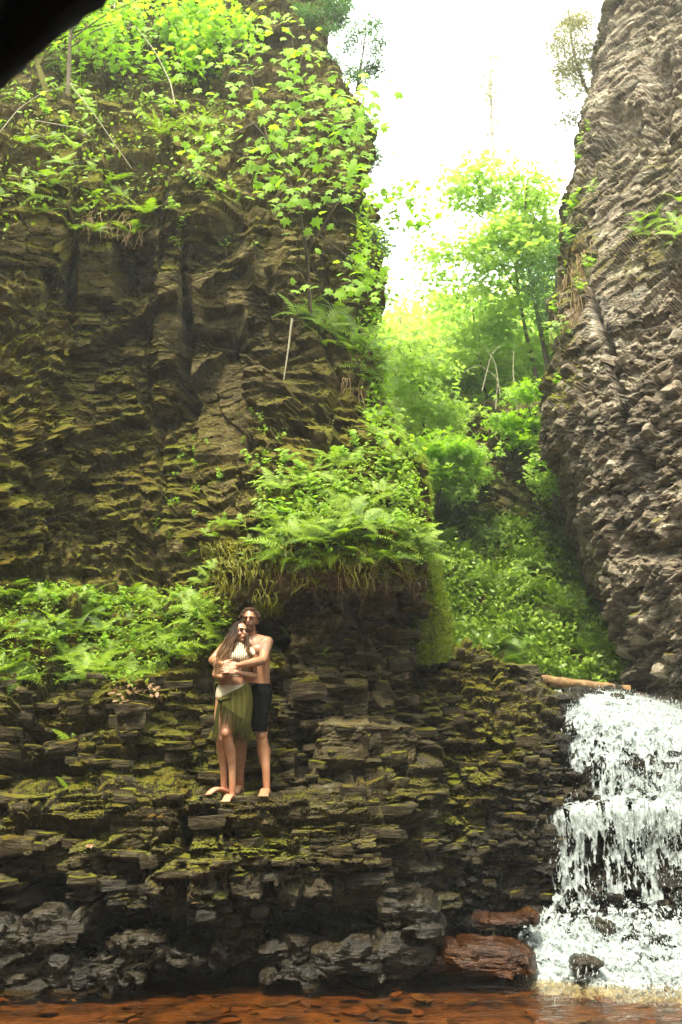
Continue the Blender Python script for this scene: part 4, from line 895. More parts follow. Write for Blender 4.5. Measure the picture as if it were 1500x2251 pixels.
# ------------------------------------------------------------ trees
def limb(name, pts, r0_, r1_, m, parent, org, n=16, seg=7):
    sp = smooth_path(pts, n); rr = np.linspace(r0_, r1_, n); V, F = tube(sp, rr, seg)
    return link(name, mesh_np(name, V - org, F, smooth=True), m, parent)
def leafset(cent, n, rad, size, r, tv=MAPLE_V, tf=MAPLE_F, flat=.35, tilt=.45):
    """n leaves in soft clumps round the centres"""
    cent = np.asarray(cent, float); c = cent[r.integers(0, len(cent), n)]; rad = np.asarray(rad, float)
    p = c + r.normal(size=(n, 3)) * rad * np.array([1, 1, flat])
    nn = np.array([0, -.35, .75]) + r.normal(0, tilt, (n, 3)); M = basis(nn, np.array([0, -.5, -.6]) + r.normal(0, .6, (n, 3)), r)
    return p, M, size * r.uniform(.65, 1.2, n)
def gtree(name, label, base, tops, Y, clumps, nl, size, rad, mleaf, mbark, cat='tree', tr=.05, seed=0, group=None, tv=MAPLE_V, tf=MAPLE_F, flat=.45, ntw=8, tilt=.5, snap=None):
    if snap:
        Vs = SURF[snap][0]; qx, qy = proj(Vs); k = np.argmin(np.hypot(qx - base[0], qy - base[1]) + 1e6 * ~VIS[snap]); Y = float(Vs[k][1]) + .12
    r = np.random.default_rng(seed); b = P(*base, Y); e = empty(name, b); org = np.array(b)
    tagx(e, label, cat, group)
    trunk_pts = [b] + [P(x, y, Y + dy) for x, y, dy in tops]
    limb('trunk', trunk_pts, tr, tr * .35, mbark, e, org)
    cc = np.array([list(P(x, y, Y + dy)) for x, y, dy in clumps]); tp = smooth_path(trunk_pts, 30)
    for c in cc[:ntw]:
        zt = tp[(tp[:, 2] < c[2] - .1)]; a = zt[-1] if len(zt) else tp[0]
        k = max(0, int(len(zt) * .8)); a = zt[k] if len(zt) > 1 else tp[3]
        limb('limb', [a, (a + c) / 2 + np.array([0, 0, .12]), c], tr * .35, tr * .08, mbark, e, org, 8, 5)
    p, M, s = leafset(cc, int(nl * 1.5), rad, size, r, flat=flat, tilt=tilt)
    V, F = scatter(tv, tf, p, M, s); o = link('crown', mesh_np('crown', V - org, F), mleaf, e); o['kind'] = 'stuff'
    return e
DC = dict(tv=TRI_V, tf=TRI_F)
def cl(cx, cy, rx, ry, n, dy, seed):
    r = random.Random(seed); o = []
    while len(o) < n:
        x, y = r.uniform(-1, 1), r.uniform(-1, 1)
        if x * x + y * y < 1: o.append((cx + x * rx, cy + y * ry, r.uniform(-dy, dy)))
    return o
gtree('maple_tree', 'slender maple with bright yellow green crown, left stem of the pair in the gorge', (1190,880), [(1170,790,0),(1145,680,0),(1130,560,0),(1128,420,0)], 19.5, cl(1085,540,145,185,40,1.2,1), 4200, .18, (.26,.3,.26), L_far, M_bark, seed=1, tr=.05, **DC)
gtree('maple_tree', 'slender maple leaning left against the right rock wall, right stem of the pair', (1215,870), [(1195,760,0),(1168,620,0),(1150,500,0),(1160,400,0)], 19.0, cl(1180,500,75,130,18,.9,2), 1500, .17, (.24,.3,.24), L_far, M_bark, seed=2, tr=.055, **DC)
gtree('maple_tree', 'bright leafy maple low in the gorge at the centre', (1080,960), [(1070,880,0),(1050,780,0),(1040,680,0)], 21, cl(1030,760,120,110,28,1.5,3), 2700, .18, (.3,.35,.22), L_far, M_bark, seed=3, tr=.05, **DC)
gtree('maple_tree', 'yellow green young tree beside the corner of the left cliff', (930,1080), [(935,980,0),(925,860,0),(900,760,0)], 17.5, cl(930,900,70,150,22,1.0,4), 2200, .16, (.25,.3,.18), L_far, M_bark, seed=4, tr=.035, **DC)
gtree('maple_tree', 'low spreading maple with flat layers of leaves on the slope', (960,1120), [(975,1050,0),(985,1000,0)], 16.5, cl(960,1030,80,60,14,.7,5), 1300, .16, (.24,.3,.10), L_maple, M_bark, seed=5, tr=.03, flat=.3, **DC)
gtree('maple_tree', 'pale washed out tree far up the gorge on the left', (880,840), [(885,760,0),(880,700,0)], 27, cl(905,730,75,60,14,1.5,6), 1100, .24, (.45,.4,.28), L_far, M_bark, seed=6, tr=.05, **DC)
gtree('maple_tree', 'low maple sprays hanging in front of the mossy outcrop', (1190,1000), [(1175,940,0),(1160,890,0)], 16.6, cl(1175,920,75,75,15,.4,7), 800, .15, (.18,.2,.12), L_maple, M_bark, seed=7, tr=.02, **DC)
gtree('maple_tree', 'leafy sapling filling the dark corner between outcrop and right wall', (1240,1090), [(1235,1040,0),(1225,980,0)], 15.9, cl(1215,1010,50,70,10,.3,51), 600, .13, (.16,.2,.12), L_far, M_bark, seed=51, tr=.02, **DC)
gtree('maple_tree', 'low bright sapling at the left foot of the outcrop', (1010,1110), [(1010,1060,0),(1015,1010,0)], 16.4, cl(1020,1040,60,60,9,.4,52), 600, .13, (.16,.2,.12), L_far, M_bark, seed=52, tr=.02, **DC)
gtree('maple_tree', 'broad light green crown filling the gorge under the pair of stems', (1120,900), [(1110,840,0),(1100,760,0)], 22.5, cl(1110,800,110,80,20,1.2,8), 1800, .19, (.3,.3,.2), L_far, M_bark, seed=8, tr=.04, **DC)
gtree('conifer_tree', 'dark green conifer spray behind the edge of the right wall', (1235,760), [(1225,680,0),(1220,560,0)], 18, cl(1215,640,40,90,16,.6,9), 3000, .10, (.16,.2,.14), L_con, M_bark, seed=9, tr=.04, tv=BLADE_V, tf=BLADE_F)
gtree('conifer_tree', 'faint brownish spruce almost lost in the bright sky', (1095,560), [(1090,400,0),(1080,250,0),(1078,110,0)], 46, [(1078+(-1)**i*random.Random(i).uniform(5,12+i*2.1), 125+i*13, random.Random(i+9).uniform(-.5,.5)) for i in range(24)], 1500, .30, (.30,.30,.20), L_pale, M_barkp, seed=10, tr=.09, tv=BLADE_V, tf=BLADE_F, ntw=24)
gtree('conifer_tree', 'pale feathery tree leaning out from the top of the right wall', (1330,270), [(1290,200,0),(1260,120,0),(1250,20,0)], 19, cl(1262,150,50,120,26,.8,11), 5000, .12, (.2,.2,.14), L_pale, M_bark, seed=11, tr=.05, tv=BLADE_V, tf=BLADE_F)
for k, (x, y, rx, ry, Y, w) in enumerate([(665,55,42,45,17.2,'on the pinnacle at the top of the left cliff'), (735,165,45,60,16.4,'below the pinnacle, at the cliff edge'), (800,110,55,90,16.6,'reaching out against the sky from the cliff edge'), (790,330,45,110,15.2,'half way down the cliff edge, behind the maple leaves'), (815,540,28,45,14.2,'lowest on the cliff edge, against the sky'), (735,30,40,50,17,'thin, at the very top beside the pinnacle')]):
    gtree('cedar_bush', 'dull green cedar bush ' + w, (x-15, y+ry), [(x-5, y+ry*.3, 0), (x+5, y-ry*.5, 0)], Y, cl(x, y, rx*.8, ry*.8, 12, .4, 30+k), 2200, .10, (.12,.14,.10), L_con, M_bark, seed=30+k, tr=.03, tv=BLADE_V, tf=BLADE_F, cat='bush')
# trees at the top left
gtree('maple_tree', 'bright maple crown behind the thin pale trunk, top left', (255,210), [(262,120,0),(290,40,0),(310,-80,0)], 14.6, cl(360,70,150,85,26,.8,12), 520, .17, (.22,.25,.13), L_maple, M_bark, snap='rock_cliff', seed=12, tr=.03)
gtree('maple_tree', 'leafy tree with mossy trunk next to the dark overhang, top left', (112,225), [(92,170,0),(78,120,0),(70,60,0)], 14.2, cl(190,90,90,70,12,.5,13), 150, .15, (.2,.2,.13), L_maple, plain('mossy_bark', (.10, .09, .02), .9, .5, 20), snap='rock_cliff', seed=13, tr=.075)
gtree('maple_tree', 'brown trunked tree just right of the mossy trunk, top left', (150,215), [(152,150,0),(155,70,0),(160,-60,0)], 14.4, cl(230,30,80,60,9,.5,14), 130, .15, (.2,.2,.13), L_maple, M_bark, snap='rock_cliff', seed=14, tr=.05)
gtree('maple_tree', 'straight pale thin trunk with small leaves, top left', (243,152), [(246,90,0),(252,20,0),(256,-60,0)], 14.0, cl(250,60,50,50,6,.4,15), 110, .13, (.15,.15,.1), L_maple, M_barkp, snap='rock_cliff', seed=15, tr=.03)
gtree('maple_tree', 'maple crown filling the top centre above the sapling', (500,200), [(480,120,0),(450,30,0)], 15.4, cl(470,60,110,80,20,.7,16), 520, .17, (.2,.25,.14), L_maple, M_bark, snap='rock_cliff', seed=16, tr=.025)
# the maple sapling in front of the left cliff, leaf by leaf
YS = 11.9; b = P(683, 700, 12.75); sap = empty('maple_sapling', b); org = np.array(b)
tagx(sap, 'maple sapling with large bright five pointed leaves growing from the middle of the left cliff', 'tree')
paths = dict(
  main=[(683,700,.85),(678,600,.6),(672,540,.3),(662,480,.1),(650,430,0),(622,362,0)],
  left=[(622,362,0),(590,310,-.1),(560,270,-.1),(480,225,-.2),(400,215,-.3),(370,212,-.3)],
  midb=[(622,365,0),(640,310,0),(647,220,.1),(648,130,.1),(640,60,.1)],
  right=[(682,545,.3),(720,480,.2),(755,430,.1),(775,330,0),(800,200,0),(815,170,0)],
  r2=[(640,330,0),(690,290,0),(745,230,-.1),(800,190,-.1)],
  l2=[(590,310,-.1),(560,200,0),(540,120,0),(520,60,.1)],
  l3=[(560,270,-.1),(500,300,-.2),(440,330,-.3)],
  low=[(700,515,.3),(760,560,.2),(800,590,.1)],
  low2=[(680,640,.7),(660,600,.5),(640,590,.4)])
for k, p in paths.items():
    limb('trunk' if k == 'main' else 'branch', [P(x, y, YS + d) for x, y, d in p], .03 if k == 'main' else .011, .012 if k == 'main' else .004, M_bark, sap, org, 20, 6)
rr = np.random.default_rng(44); cand = []
reg = [(400,130,.25),(560,120,1),(640,130,1),(470,215,.7),(400,215,.5),(540,230,1.2),(620,240,1.5),(690,200,1.6),(745,220,1.6),(790,230,1.4),(810,270,1.2),(600,300,1.3),(660,310,1.5),(720,330,1.4),(780,330,1.4),(440,335,.7),(490,300,.7),(560,360,.6),(610,385,.9),(690,400,1),(735,420,.9),(650,440,1),(620,430,.7),(770,400,1),(800,380,.8),(660,620,.5),(735,560,.4),(790,580,.9),(770,640,.9),(815,620,.6),(665,470,.4),(500,120,.7),(640,60,.9),(580,60,.7),(690,130,1),(840,200,.5),(575,395,.5),(600,345,.8),(480,345,.4),(520,175,.6),(700,270,1.4),(650,180,1.2),(760,280,1.4)]
wts = np.array([q[2] for q in reg]); wts /= wts.sum(); nL = 640
ci = rr.choice(len(reg), nL, p=wts); pts = []
for c in ci:
    x, y, _ = reg[c]; pts.append(list(P(x + rr.normal(0, 24), y + rr.normal(0, 22), YS + rr.normal(-.1, .28))))
pts = np.array(pts); nn = np.array([0, -.75, .5]) + rr.normal(0, .33, (nL, 3)); M = basis(nn, np.array([0, -.15, -1.]) + rr.normal(0, .55, (nL, 3)), rr); ss = rr.uniform(.11, .20, nL)
lm = mesh_np('leaf', MAPLE_V, MAPLE_F); lm.materials.append(L_maple)
order = np.argsort(-ss)
for i in order[:300]:
    o = link('leaf', lm, None, sap); m4 = Matrix(M[i].tolist()).to_4x4(); m4 = m4 @ Matrix.Diagonal((ss[i],) * 3 + (1,)); m4.translation = Vector(pts[i] - org); o.matrix_basis = m4
V, F = scatter(MAPLE_V, MAPLE_F, pts[order[300:]], M[order[300:]], ss[order[300:]]); link('foliage', mesh_np('foliage', V - org, F), L_maple, sap)['kind'] = 'stuff'
e = gtree('maple_branch', 'faint pale maple sprig floating against the bright sky right of the sapling', (790,520), [(850,470,0),(920,440,0)], 15.5, cl(900,450,85,50,9,.4,50), 110, .17, (.14,.2,.12), L_maple, M_bark, seed=50, tr=.012, cat='branch')
# dead twigs and arching stems
def twig(px, Y, label, rad=.008, m=M_barkp, name='dead_twig', cat='twig'):
    pts = [P(x, y, Y) for x, y in px]; sp = smooth_path(pts, 24); V, F = tube(sp, np.linspace(rad, rad * .4, 24), 5)
    o = link(name, mesh_np(name, V - sp[0], F, smooth=True), m, None, tuple(sp[0])); tagx(o, label, cat)
twig([(642,700),(635,760),(624,835)], 12.2, 'pale dead stick standing below the strap ferns', .018)
twig([(170,190),(150,180),(200,240),(255,320),(290,370)], 12.9, 'long thin dead twig crossing the upper left cliff', .009)
twig([(0,290),(40,240),(90,205),(150,185)], 12.9, 'curved bare twig at the upper left edge', .009)
twig([(385,230),(375,180),(340,110),(300,60)], 12.9, 'grey bare twig rising through the top left leaves', .012)
twig([(80,265),(190,285),(180,300),(200,290)], 12.6, 'short forked dry twig on the upper shelf', .007)
for k, px in enumerate([[(1130,980),(1138,900),(1128,820),(1130,770)], [(1090,900),(1095,830),(1050,800),(1020,820)], [(1180,960),(1150,900),(1100,905),(1080,940)], [(1160,870),(1185,900),(1170,960),(1140,990)], [(1090,1000),(1110,940),(1160,930),(1190,905)], [(1105,905),(1085,960),(1120,985),(1145,940)], [(1060,860),(1080,780),(1100,760)], [(1100,870),(1090,800),(1065,760)]]):
    twig(px, 16.9 - .03 * k, ['upright pale dead stem over the mossy outcrop', 'arching bare stem left of the upright dead stem', 'looped bare vine low over the outcrop', 'short bare vine against the right wall', 'thin vine crossing the outcrop', 'small ring shaped vine on the outcrop', 'slim green stem in the gorge leaves', 'slim leaning stem in the gorge leaves'][k], .016 if k == 0 else .010)
# fallen leaves on the ledge
for k, (x, y) in enumerate([(585,1825),(285,1885),(260,1890),(190,1870),(330,1810),(430,1985),(415,1995),(125,2010),(517,1768),(340,1800),(612,1815),(300,1690),(310,1640),(620,2010),(900,1500)]):
    s_ = 'rock_ledge' if y > 1760 else 'rock_cliff'; i = pick(s_, [(x-12,y-12),(x+12,y-12),(x+12,y+12),(x-12,y+12)], 1, None, np.random.default_rng(k))
    if not i: continue
    o = link('fallen_leaf', lmd if k else (lmd := (lambda m: (m.materials.append(L_dead), m)[1])(mesh_np('fallen_leaf', MAPLE_V, MAPLE_F))), None, None, SURF[s_][0][i[0]] + np.array([0, -.03, .02])); s = random.uniform(.06, .1); o.scale = (s, s, s); o.rotation_euler = (random.uniform(.3, 1), random.uniform(-.4, .4), random.uniform(0, 6))
    tagx(o, 'dry tan leaf lying on the mossy rock steps', 'leaf', 'dry leaves on the rock steps')

# labels of repeats: say where in its patch each one sits
def relabel():
    from collections import defaultdict
    gr = defaultdict(list)
    for o in COL.objects:
        if o.parent is None and o.get('group'): gr[o['group']].append(o)
    ordn = 'first second third fourth fifth sixth seventh eighth ninth tenth eleventh twelfth thirteenth fourteenth fifteenth sixteenth seventeenth eighteenth'.split()
    X = lambda o: float(proj(np.array(list(o.location)))[0])
    for g, L in gr.items():
        xs = sorted(L, key=X)
        if len(L) <= 18:
            for k, o in enumerate(xs): o['label'] = o['label'] + ', ' + ordn[k] + ' from the left'
        else:
            lv = ['topmost', 'upper', 'middle', 'lower', 'lowest']; nb = -(-len(L) // 5)
            for c in range(nb):
                for k, o in enumerate(sorted(xs[c * 5:c * 5 + 5], key=lambda o: -o.location.z)):
                    side = 'left end' if c == 0 else 'right end' if c == nb - 1 else (ordn + ['nineteenth', 'twentieth', 'twenty first', 'twenty second'])[min(c, 21)] + ' column from left'
                    o['label'] = ' '.join(o['label'].split()[:7]) + ', ' + lv[k] + ', ' + side
# ------------------------------------------------------------ the couple
def closed_tube(pts, rad, n=12, flat=None, k=14):
    sp = smooth_path(pts, k) if k else np.array([list(p) for p in pts], float); t = np.linspace(0, 1, len(rad)); rr = np.interp(np.linspace(0, 1, len(sp)), t, rad)
    d0 = sp[1] - sp[0]; d1 = sp[-1] - sp[-2]; d0 /= np.linalg.norm(d0); d1 /= np.linalg.norm(d1)
    # rounded ends
    pre = [sp[0] - d0 * rr[0] * c for c in (.95, .7, .35)]; pr = [rr[0] * c for c in (.3, .7, .93)]
    post = [sp[-1] + d1 * rr[-1] * c for c in (.35, .7, .95)]; po = [rr[-1] * c for c in (.93, .7, .3)]
    sp2 = np.array(pre + list(sp) + post); r2 = np.array(pr + list(rr) + po)
    V, F = tube(sp2, r2, n); m = len(sp2)
    V = np.concatenate([V, [sp2[0]], [sp2[-1]]]); a = m * n
    T = [[i, (i + 1) % n, a, a] for i in range(n)]
    T2 = [[(m - 1) * n + (i + 1) % n, (m - 1) * n + i, a + 1, a + 1] for i in range(n)]
    return V, [list(f) for f in F] + [t_[:3] for t_ in T] + [t_[:3] for t_ in T2]
def loft(rings, n=24, cap=True):
    """rings: (centre, half width, half depth, yaw)"""
    V, F = [], []; th = np.arange(n) / n * 2 * math.pi; K = []
    R_ = []
    for (c, rx, ry, yw) in rings: R_.append([c[0], c[1], c[2], rx, ry, yw])
    R_ = np.array(R_); m = (len(R_) - 1) * 4 + 1; t = np.linspace(0, len(R_) - 1, m); Q = np.stack([np.interp(t, range(len(R_)), R_[:, k]) for k in range(6)], -1)
    for _ in range(2):
        q = Q.copy(); q[1:-1] = .25 * Q[:-2] + .5 * Q[1:-1] + .25 * Q[2:]; Q = q
    for cx, cy, cz, rx, ry, yw in Q:
        e = .85; X = np.sign(np.cos(th)) * np.abs(np.cos(th)) ** e * rx; Yv = np.sign(np.sin(th)) * np.abs(np.sin(th)) ** e * ry
        V += [[cx + x * math.cos(yw) - y * math.sin(yw), cy + x * math.sin(yw) + y * math.cos(yw), cz] for x, y in zip(X, Yv)]
    for i in range(m - 1):
        for j in range(n): F.append([i * n + j, i * n + (j + 1) % n, (i + 1) * n + (j + 1) % n, (i + 1) * n + j])
    if cap: F.append(list(range(n))[::-1]); F.append([(m - 1) * n + j for j in range(n)])
    return np.array(V), F
def ell(c, r, rot=None, n=14):
    V, F = [], []; c = np.array(list(c), float)
    for i in range(n + 1):
        p = math.pi * i / n
        for j in range(n): V.append([math.sin(p) * math.cos(2 * math.pi * j / n) * r[0], math.sin(p) * math.sin(2 * math.pi * j / n) * r[1], math.cos(p) * r[2]])
    V = np.array(V)
    if rot is not None: V = V @ np.array(Euler(rot).to_matrix()).T
    for i in range(n):
        for j in range(n): F.append([i * n + j, (i + 1) * n + j, (i + 1) * n + (j + 1) % n, i * n + (j + 1) % n])
    return V + c, F
def join(parts):
    Vs, Fs, o = [], [], 0
    for V, F in parts:
        Vs.append(np.asarray(V)); Fs += [[int(k) + o for k in f] for f in F]; o += len(V)
    return np.concatenate(Vs), Fs
def fused(name, parts, vox, m, parent, org, smooth=3, attrs=None, disp=None):
    V, F = join(parts); me = bpy.data.meshes.new(name); me.from_pydata((V - org).tolist(), [], F); me.validate()
    o = bpy.data.objects.new(name, me); COL.objects.link(o)
    r = o.modifiers.new('r', 'REMESH'); r.mode = 'VOXEL'; r.voxel_size = vox; r.use_smooth_shade = True
    s = o.modifiers.new('s', 'SMOOTH'); s.iterations = smooth; s.factor = .5
    dg = bpy.context.evaluated_depsgraph_get(); me2 = bpy.data.meshes.new_from_object(o.evaluated_get(dg)); bpy.data.objects.remove(o)
    n = len(me2.vertices); C = np.empty(n * 3); me2.vertices.foreach_get('co', C); C = C.reshape(-1, 3)
    if disp is not None:
        Nn = np.empty(n * 3); me2.vertices.foreach_get('normal', Nn); C = C + Nn.reshape(-1, 3) * disp(C + org)[:, None]; me2.vertices.foreach_set('co', C.ravel())
    me2.polygons.foreach_set('use_smooth', np.ones(len(me2.polygons), bool))
    for a, f in (attrs or {}).items():
        at = me2.attributes.new(a, 'FLOAT', 'POINT'); at.data.foreach_set('value', f(C + org).astype(np.float32))
    me2.name = name; me2.materials.clear(); me2.materials.append(m); me2.update()
    oo = bpy.data.objects.new(name, me2); COL.objects.link(oo); oo.parent = parent; return oo
def skin(name, col, ink=False):
    m, nt, b = mat(name); pos, nz = geo(nt)
    c = mix(nt, 1., col, ramp(nt, noise(nt, pos, 9, 3), [(.3, .7), (.7, 1.12)]), 'MULTIPLY')
    c = mix(nt, mth(nt, 'MULTIPLY', attr(nt, 'blush'), .28), c, (.42, .12, .06))
    c = mix(nt, attr(nt, 'beard'), c, (.07, .035, .018))
    c = mix(nt, attr(nt, 'lips'), c, (.36, .09, .06))
    c = mix(nt, mth(nt, 'MULTIPLY', attr(nt, 'ink'), .55), c, (.10, .10, .085))
    nt.links.new(c, b.inputs['Base Color']); b.inputs['Roughness'].default_value = .45
    b.inputs['Subsurface Weight'].default_value = .12; b.inputs['Subsurface Radius'].default_value = (.02, .008, .004); b.inputs['Subsurface Scale'].default_value = .5
    return m
def hand(wrist, d, nrm, s=1., curl=.5, side=1):
    """palm and five fingers; d = pointing direction, nrm = back of the hand"""
    w = np.array(list(wrist), float); d = np.array(d, float); d /= np.linalg.norm(d); nrm = np.array(nrm, float); nrm -= nrm.dot(d) * d; nrm /= np.linalg.norm(nrm); x = np.cross(d, nrm) * side
    out = []
    for k in (-.027, -.009, .009, .027): out.append(closed_tube([w + x * k * .6 * s, w + d * .045 * s + x * k * s, w + d * .088 * s + x * k * 1.05 * s], [.015 * s, .0145 * s, .0125 * s], 8, k=5))
    for k, L in zip((-.030, -.010, .010, .029), (.060, .078, .084, .070)):
        a = w + d * .09 * s + x * k * 1.1 * s; b_ = a + (d * math.cos(curl * .4) - nrm * math.sin(curl * .4)) * L * .5 * s + x * k * .12; c_ = b_ + (d * math.cos(curl * 1.2) - nrm * math.sin(curl * 1.2)) * L * .55 * s
        out.append(closed_tube([a, b_, c_], [.0095 * s, .0088 * s, .0075 * s], 8, k=7))
    t0 = w + d * .02 * s + x * .028 * s; t1 = t0 + (d * .7 + x * .6 - nrm * .2) * .04 * s; t2 = t1 + (d * .9 + x * .25 - nrm * .3) * .035 * s
    out.append(closed_tube([t0, t1, t2], [.014 * s, .011 * s, .0085 * s], 8, k=6)); return out
def foot(ankle, toe, s=1.):
    a = np.array(list(ankle), float); t = np.array(list(toe), float); d = t - a; d[2] = 0; L = np.linalg.norm(d); d /= L; zf = min(a[2], t[2]); x = np.cross(d, [0, 0, 1.])
    heel = a - d * .045 * s; heel[2] = t[2] + .026
    out = [closed_tube([a, heel + [0, 0, .01]], [.034 * s, .032 * s], 10, k=4)]
    ball = t.copy(); ball[2] = t[2] + .016
    for k in (-.026, 0, .026): out.append(closed_tube([heel + x * k * .5, a * .5 + ball * .5 + x * k * s + [0, 0, .018], ball + x * k * 1.2 * s], [.027 * s, .023 * s, .013 * s], 10, k=7))
    for j, k in enumerate((-.040, -.020, 0, .020, .040)): out.append(closed_tube([ball + x * k * s, ball + x * k * 1.1 * s + d * (.048 - abs(k + .012) * .5) * s - [0, 0, .004]], [.0095 * s, .0090 * s], 8, k=3))
    return out
def rough(V, org): return V
def gz(px, Y):  # height of the ledge under a foot
    V = SURF['rock_ledge'][0]; x = P(px, 1745, Y).x; m = (np.abs(V[:, 0] - x) < .09) & (np.abs(V[:, 1] - Y) < .10); return float(np.percentile(V[m][:, 2], 90)) if m.any() else 1.6
S_man = skin('tanned_skin', (.38, .18, .085)); S_wom = skin('warm_skin', (.44, .225, .12))  # even warm base colours for the two bodies
def near(C, p, r): return np.clip(1.3 - np.linalg.norm(C - np.array(list(p)), axis=1) / r, 0, 1) ** .7
def seg(C, a, b, r):
    a = np.array(list(a)); b = np.array(list(b)); ab = b - a; t = np.clip(((C - a) @ ab) / ab.dot(ab), 0, 1); return (np.linalg.norm(C - a - t[:, None] * ab, axis=1) < r).astype(float)
def A3(v): return np.array(list(v), float)

# --- man
YM = 10.28
def m_(x, y, d=0.): return P(x, y, YM + d)
mo = A3(m_(560, 1742)); man = empty('person', mo)
tagx(man, 'bare chested bearded man in knee length black shorts, standing behind the woman and hugging her', 'person')
hd = A3(m_(549, 1364, -.06)); HP = hd + [0, 0, 0]
bodyp = [loft([(m_(560, 1545), .15, .11, 0), (m_(560, 1520), .175, .125, 0), (m_(561, 1493), .15, .105, 0), (m_(558, 1462), .165, .115, .05), (m_(555, 1432), .185, .12, .08), (m_(553, 1413), .19, .105, .08), (m_(552, 1402), .13, .075, .08), (m_(552, 1396), .06, .055, 0)])]
bodyp += [closed_tube([m_(552, 1404, 0), m_(551, 1390, -.02), m_(550, 1380, -.03)], [.075, .058, .056], 14)]
bodyp += [ell(hd + [0, .015, .025], (.076, .098, .098)), ell(hd + [-.002, -.018, -.045], (.056, .066, .068)), ell(hd + [-.003, -.060, -.088], (.030, .026, .022)), closed_tube([hd + [-.004, -.088, .012], hd + [-.006, -.106, -.022]], [.010, .015], 8, k=5),
          ell(hd + [.078, .012, -.012], (.012, .022, .032)), ell(hd + [-.078, .012, -.012], (.012, .022, .032)), ell(hd + [-.003, -.080, .028], (.052, .018, .012)), ell(hd + [-.003, -.090, -.052], (.025, .012, .013))]
# left arm (right side of the picture) over the woman, right arm round her other side
LS, LE, LW = m_(587, 1413, 0), m_(578, 1452, -.26), m_(524, 1463, -.50)
RS, RE, RW = m_(506, 1413, 0), m_(468, 1452, -.20), m_(489, 1460, -.46)
for S, E, W in ((LS, LE, LW), (RS, RE, RW)):
    S, E, W = A3(S), A3(E), A3(W)
    bodyp += [ell(S + [0, 0, 0], (.068, .068, .066)), closed_tube([S, S * .5 + E * .5, E], [.062, .056, .044], 14), closed_tube([E, E * .65 + W * .35, W], [.045, .047, .029], 14)]
bodyp += [closed_tube([m_(520, 1412, .0), m_(506, 1415, .0)], [.08, .065], 12), closed_tube([m_(565, 1408), m_(585, 1413)], [.07, .066], 12)]
bodyp += hand(LW, A3(m_(490, 1470, -.53)) - A3(LW), (0, -1, .35), 1., .45, 1)
bodyp += hand(RW, A3(m_(520, 1464, -.50)) - A3(RW), (0, -1, .3), 1., .4, -1)
zL = gz(585, 10.05); zR = gz(527, 10.3)
LA = A3(m_(587, 1716, -.12)); LA[2] = zL + .09; RA = A3(m_(528, 1716, .08)); RA[2] = zR + .09
bodyp += [closed_tube([m_(572, 1530), m_(574, 1575), m_(575, 1618, -.04)], [.105, .085, .060], 16), closed_tube([m_(575, 1618, -.04), m_(580, 1656, -.03), m_(585, 1690, -.09), LA], [.056, .066, .042, .034], 16),
          closed_tube([m_(540, 1530), m_(535, 1575, .02), m_(531, 1618, .02)], [.105, .085, .060], 16), closed_tube([m_(531, 1618, .02), m_(530, 1656, .08), m_(528, 1690, .08), RA], [.058, .062, .044, .036], 16)]
lt = A3(LA) + [-.015, -.20, 0]; lt[2] = zL + .002; rt = RA + [-.03, -.19, 0]; rt[2] = zR
bodyp += foot(LA, lt, 1.05) + foot(RA, rt, 1.05)
bodyp += [ell(A3(m_(575, 1617, -.04)) + [0, -.045, 0], (.034, .026, .042)), ell(A3(m_(582, 1655, .01)) + [.01, .03, 0], (.05, .045, .10))]
bodyp += [ell(A3(m_(575, 1432)) + [-.03, -.085, 0], (.075, .04, .06)), ell(A3(m_(540, 1432)) + [-.0, -.085, 0], (.075, .04, .06))]
beard_c = hd + [-.002, -.05, -.075]
fused('body', bodyp, .005, S_man, man, mo, 1, dict(
    beard=lambda C: np.clip(near(C, beard_c, .062) * 1.3 * (C[:, 2] < hd[2] - .030) * (C[:, 2] > hd[2] - .125), 0, .8) + .5 * np.clip(1 - np.abs(C[:, 2] - hd[2] + .040) / .010, 0, 1) * near(C, hd + [-.003, -.1, -.04], .03) * (C[:, 2] > hd[2] - .06),
    ink=lambda C: np.clip(seg(C, LS, A3(LS) * .4 + A3(LE) * .6, .085) * (fbm(C * 16, 3, 5) > -.15) + seg(C, A3(LE), A3(LE) * .6 + A3(LW) * .4, .07) * (fbm(C * 20, 2, 6) > .05), 0, 1) * (C[:, 0] > A3(LS)[0] - .07),
    lips=lambda C: near(C, hd + [-.003, -.088, -.056], .018), blush=lambda C: near(C, hd + [0, -.1, -.01], .03) + near(C, LA, .16) + near(C, RA, .16) + near(C, LW, .1)))
M_hairm = plain('dark_brown_hair', (.06, .03, .014), .45, .4, 60)
M_hairw = None
def strands(paths, rad, m, name, parent, org, seg_=5):
    V, F = merge([tube(smooth_path(p, k), np.linspace(rad, rad * .5, k), seg_) for p, k in paths]); return link(name, mesh_np(name, V - org, F, smooth=True), m, parent)
r = random.Random(3); pth = []
for i in range(420):
    a = r.uniform(0, 6.28); e = r.uniform(.12, 1.5); dirv = np.array([math.cos(a) * math.cos(e), math.sin(a) * math.cos(e), math.sin(e)])
    if dirv[1] < -.45 and dirv[2] < .62: continue
    p0 = hd + [0, .015, .030] + dirv * np.array([.078, .098, .096]); t = np.cross(dirv, [0, 0, 1.]) * r.choice([-1, 1]) + np.array([0, .4, -.3]); t /= np.linalg.norm(t)
    cu = dirv * .022; pth.append(([p0, p0 + cu + t * .012, p0 + cu * 1.1 + t * .035 + [0, 0, .004], p0 + cu * .5 + t * .055 - [0, 0, .01]], 7))
strands(pth, .006, M_hairm, 'hair', man, mo)
M_dark = plain('dark_eye', (.02, .012, .008), .3, .1, 20); M_white = plain('eye_white', (.6, .55, .5), .3, .05, 20)
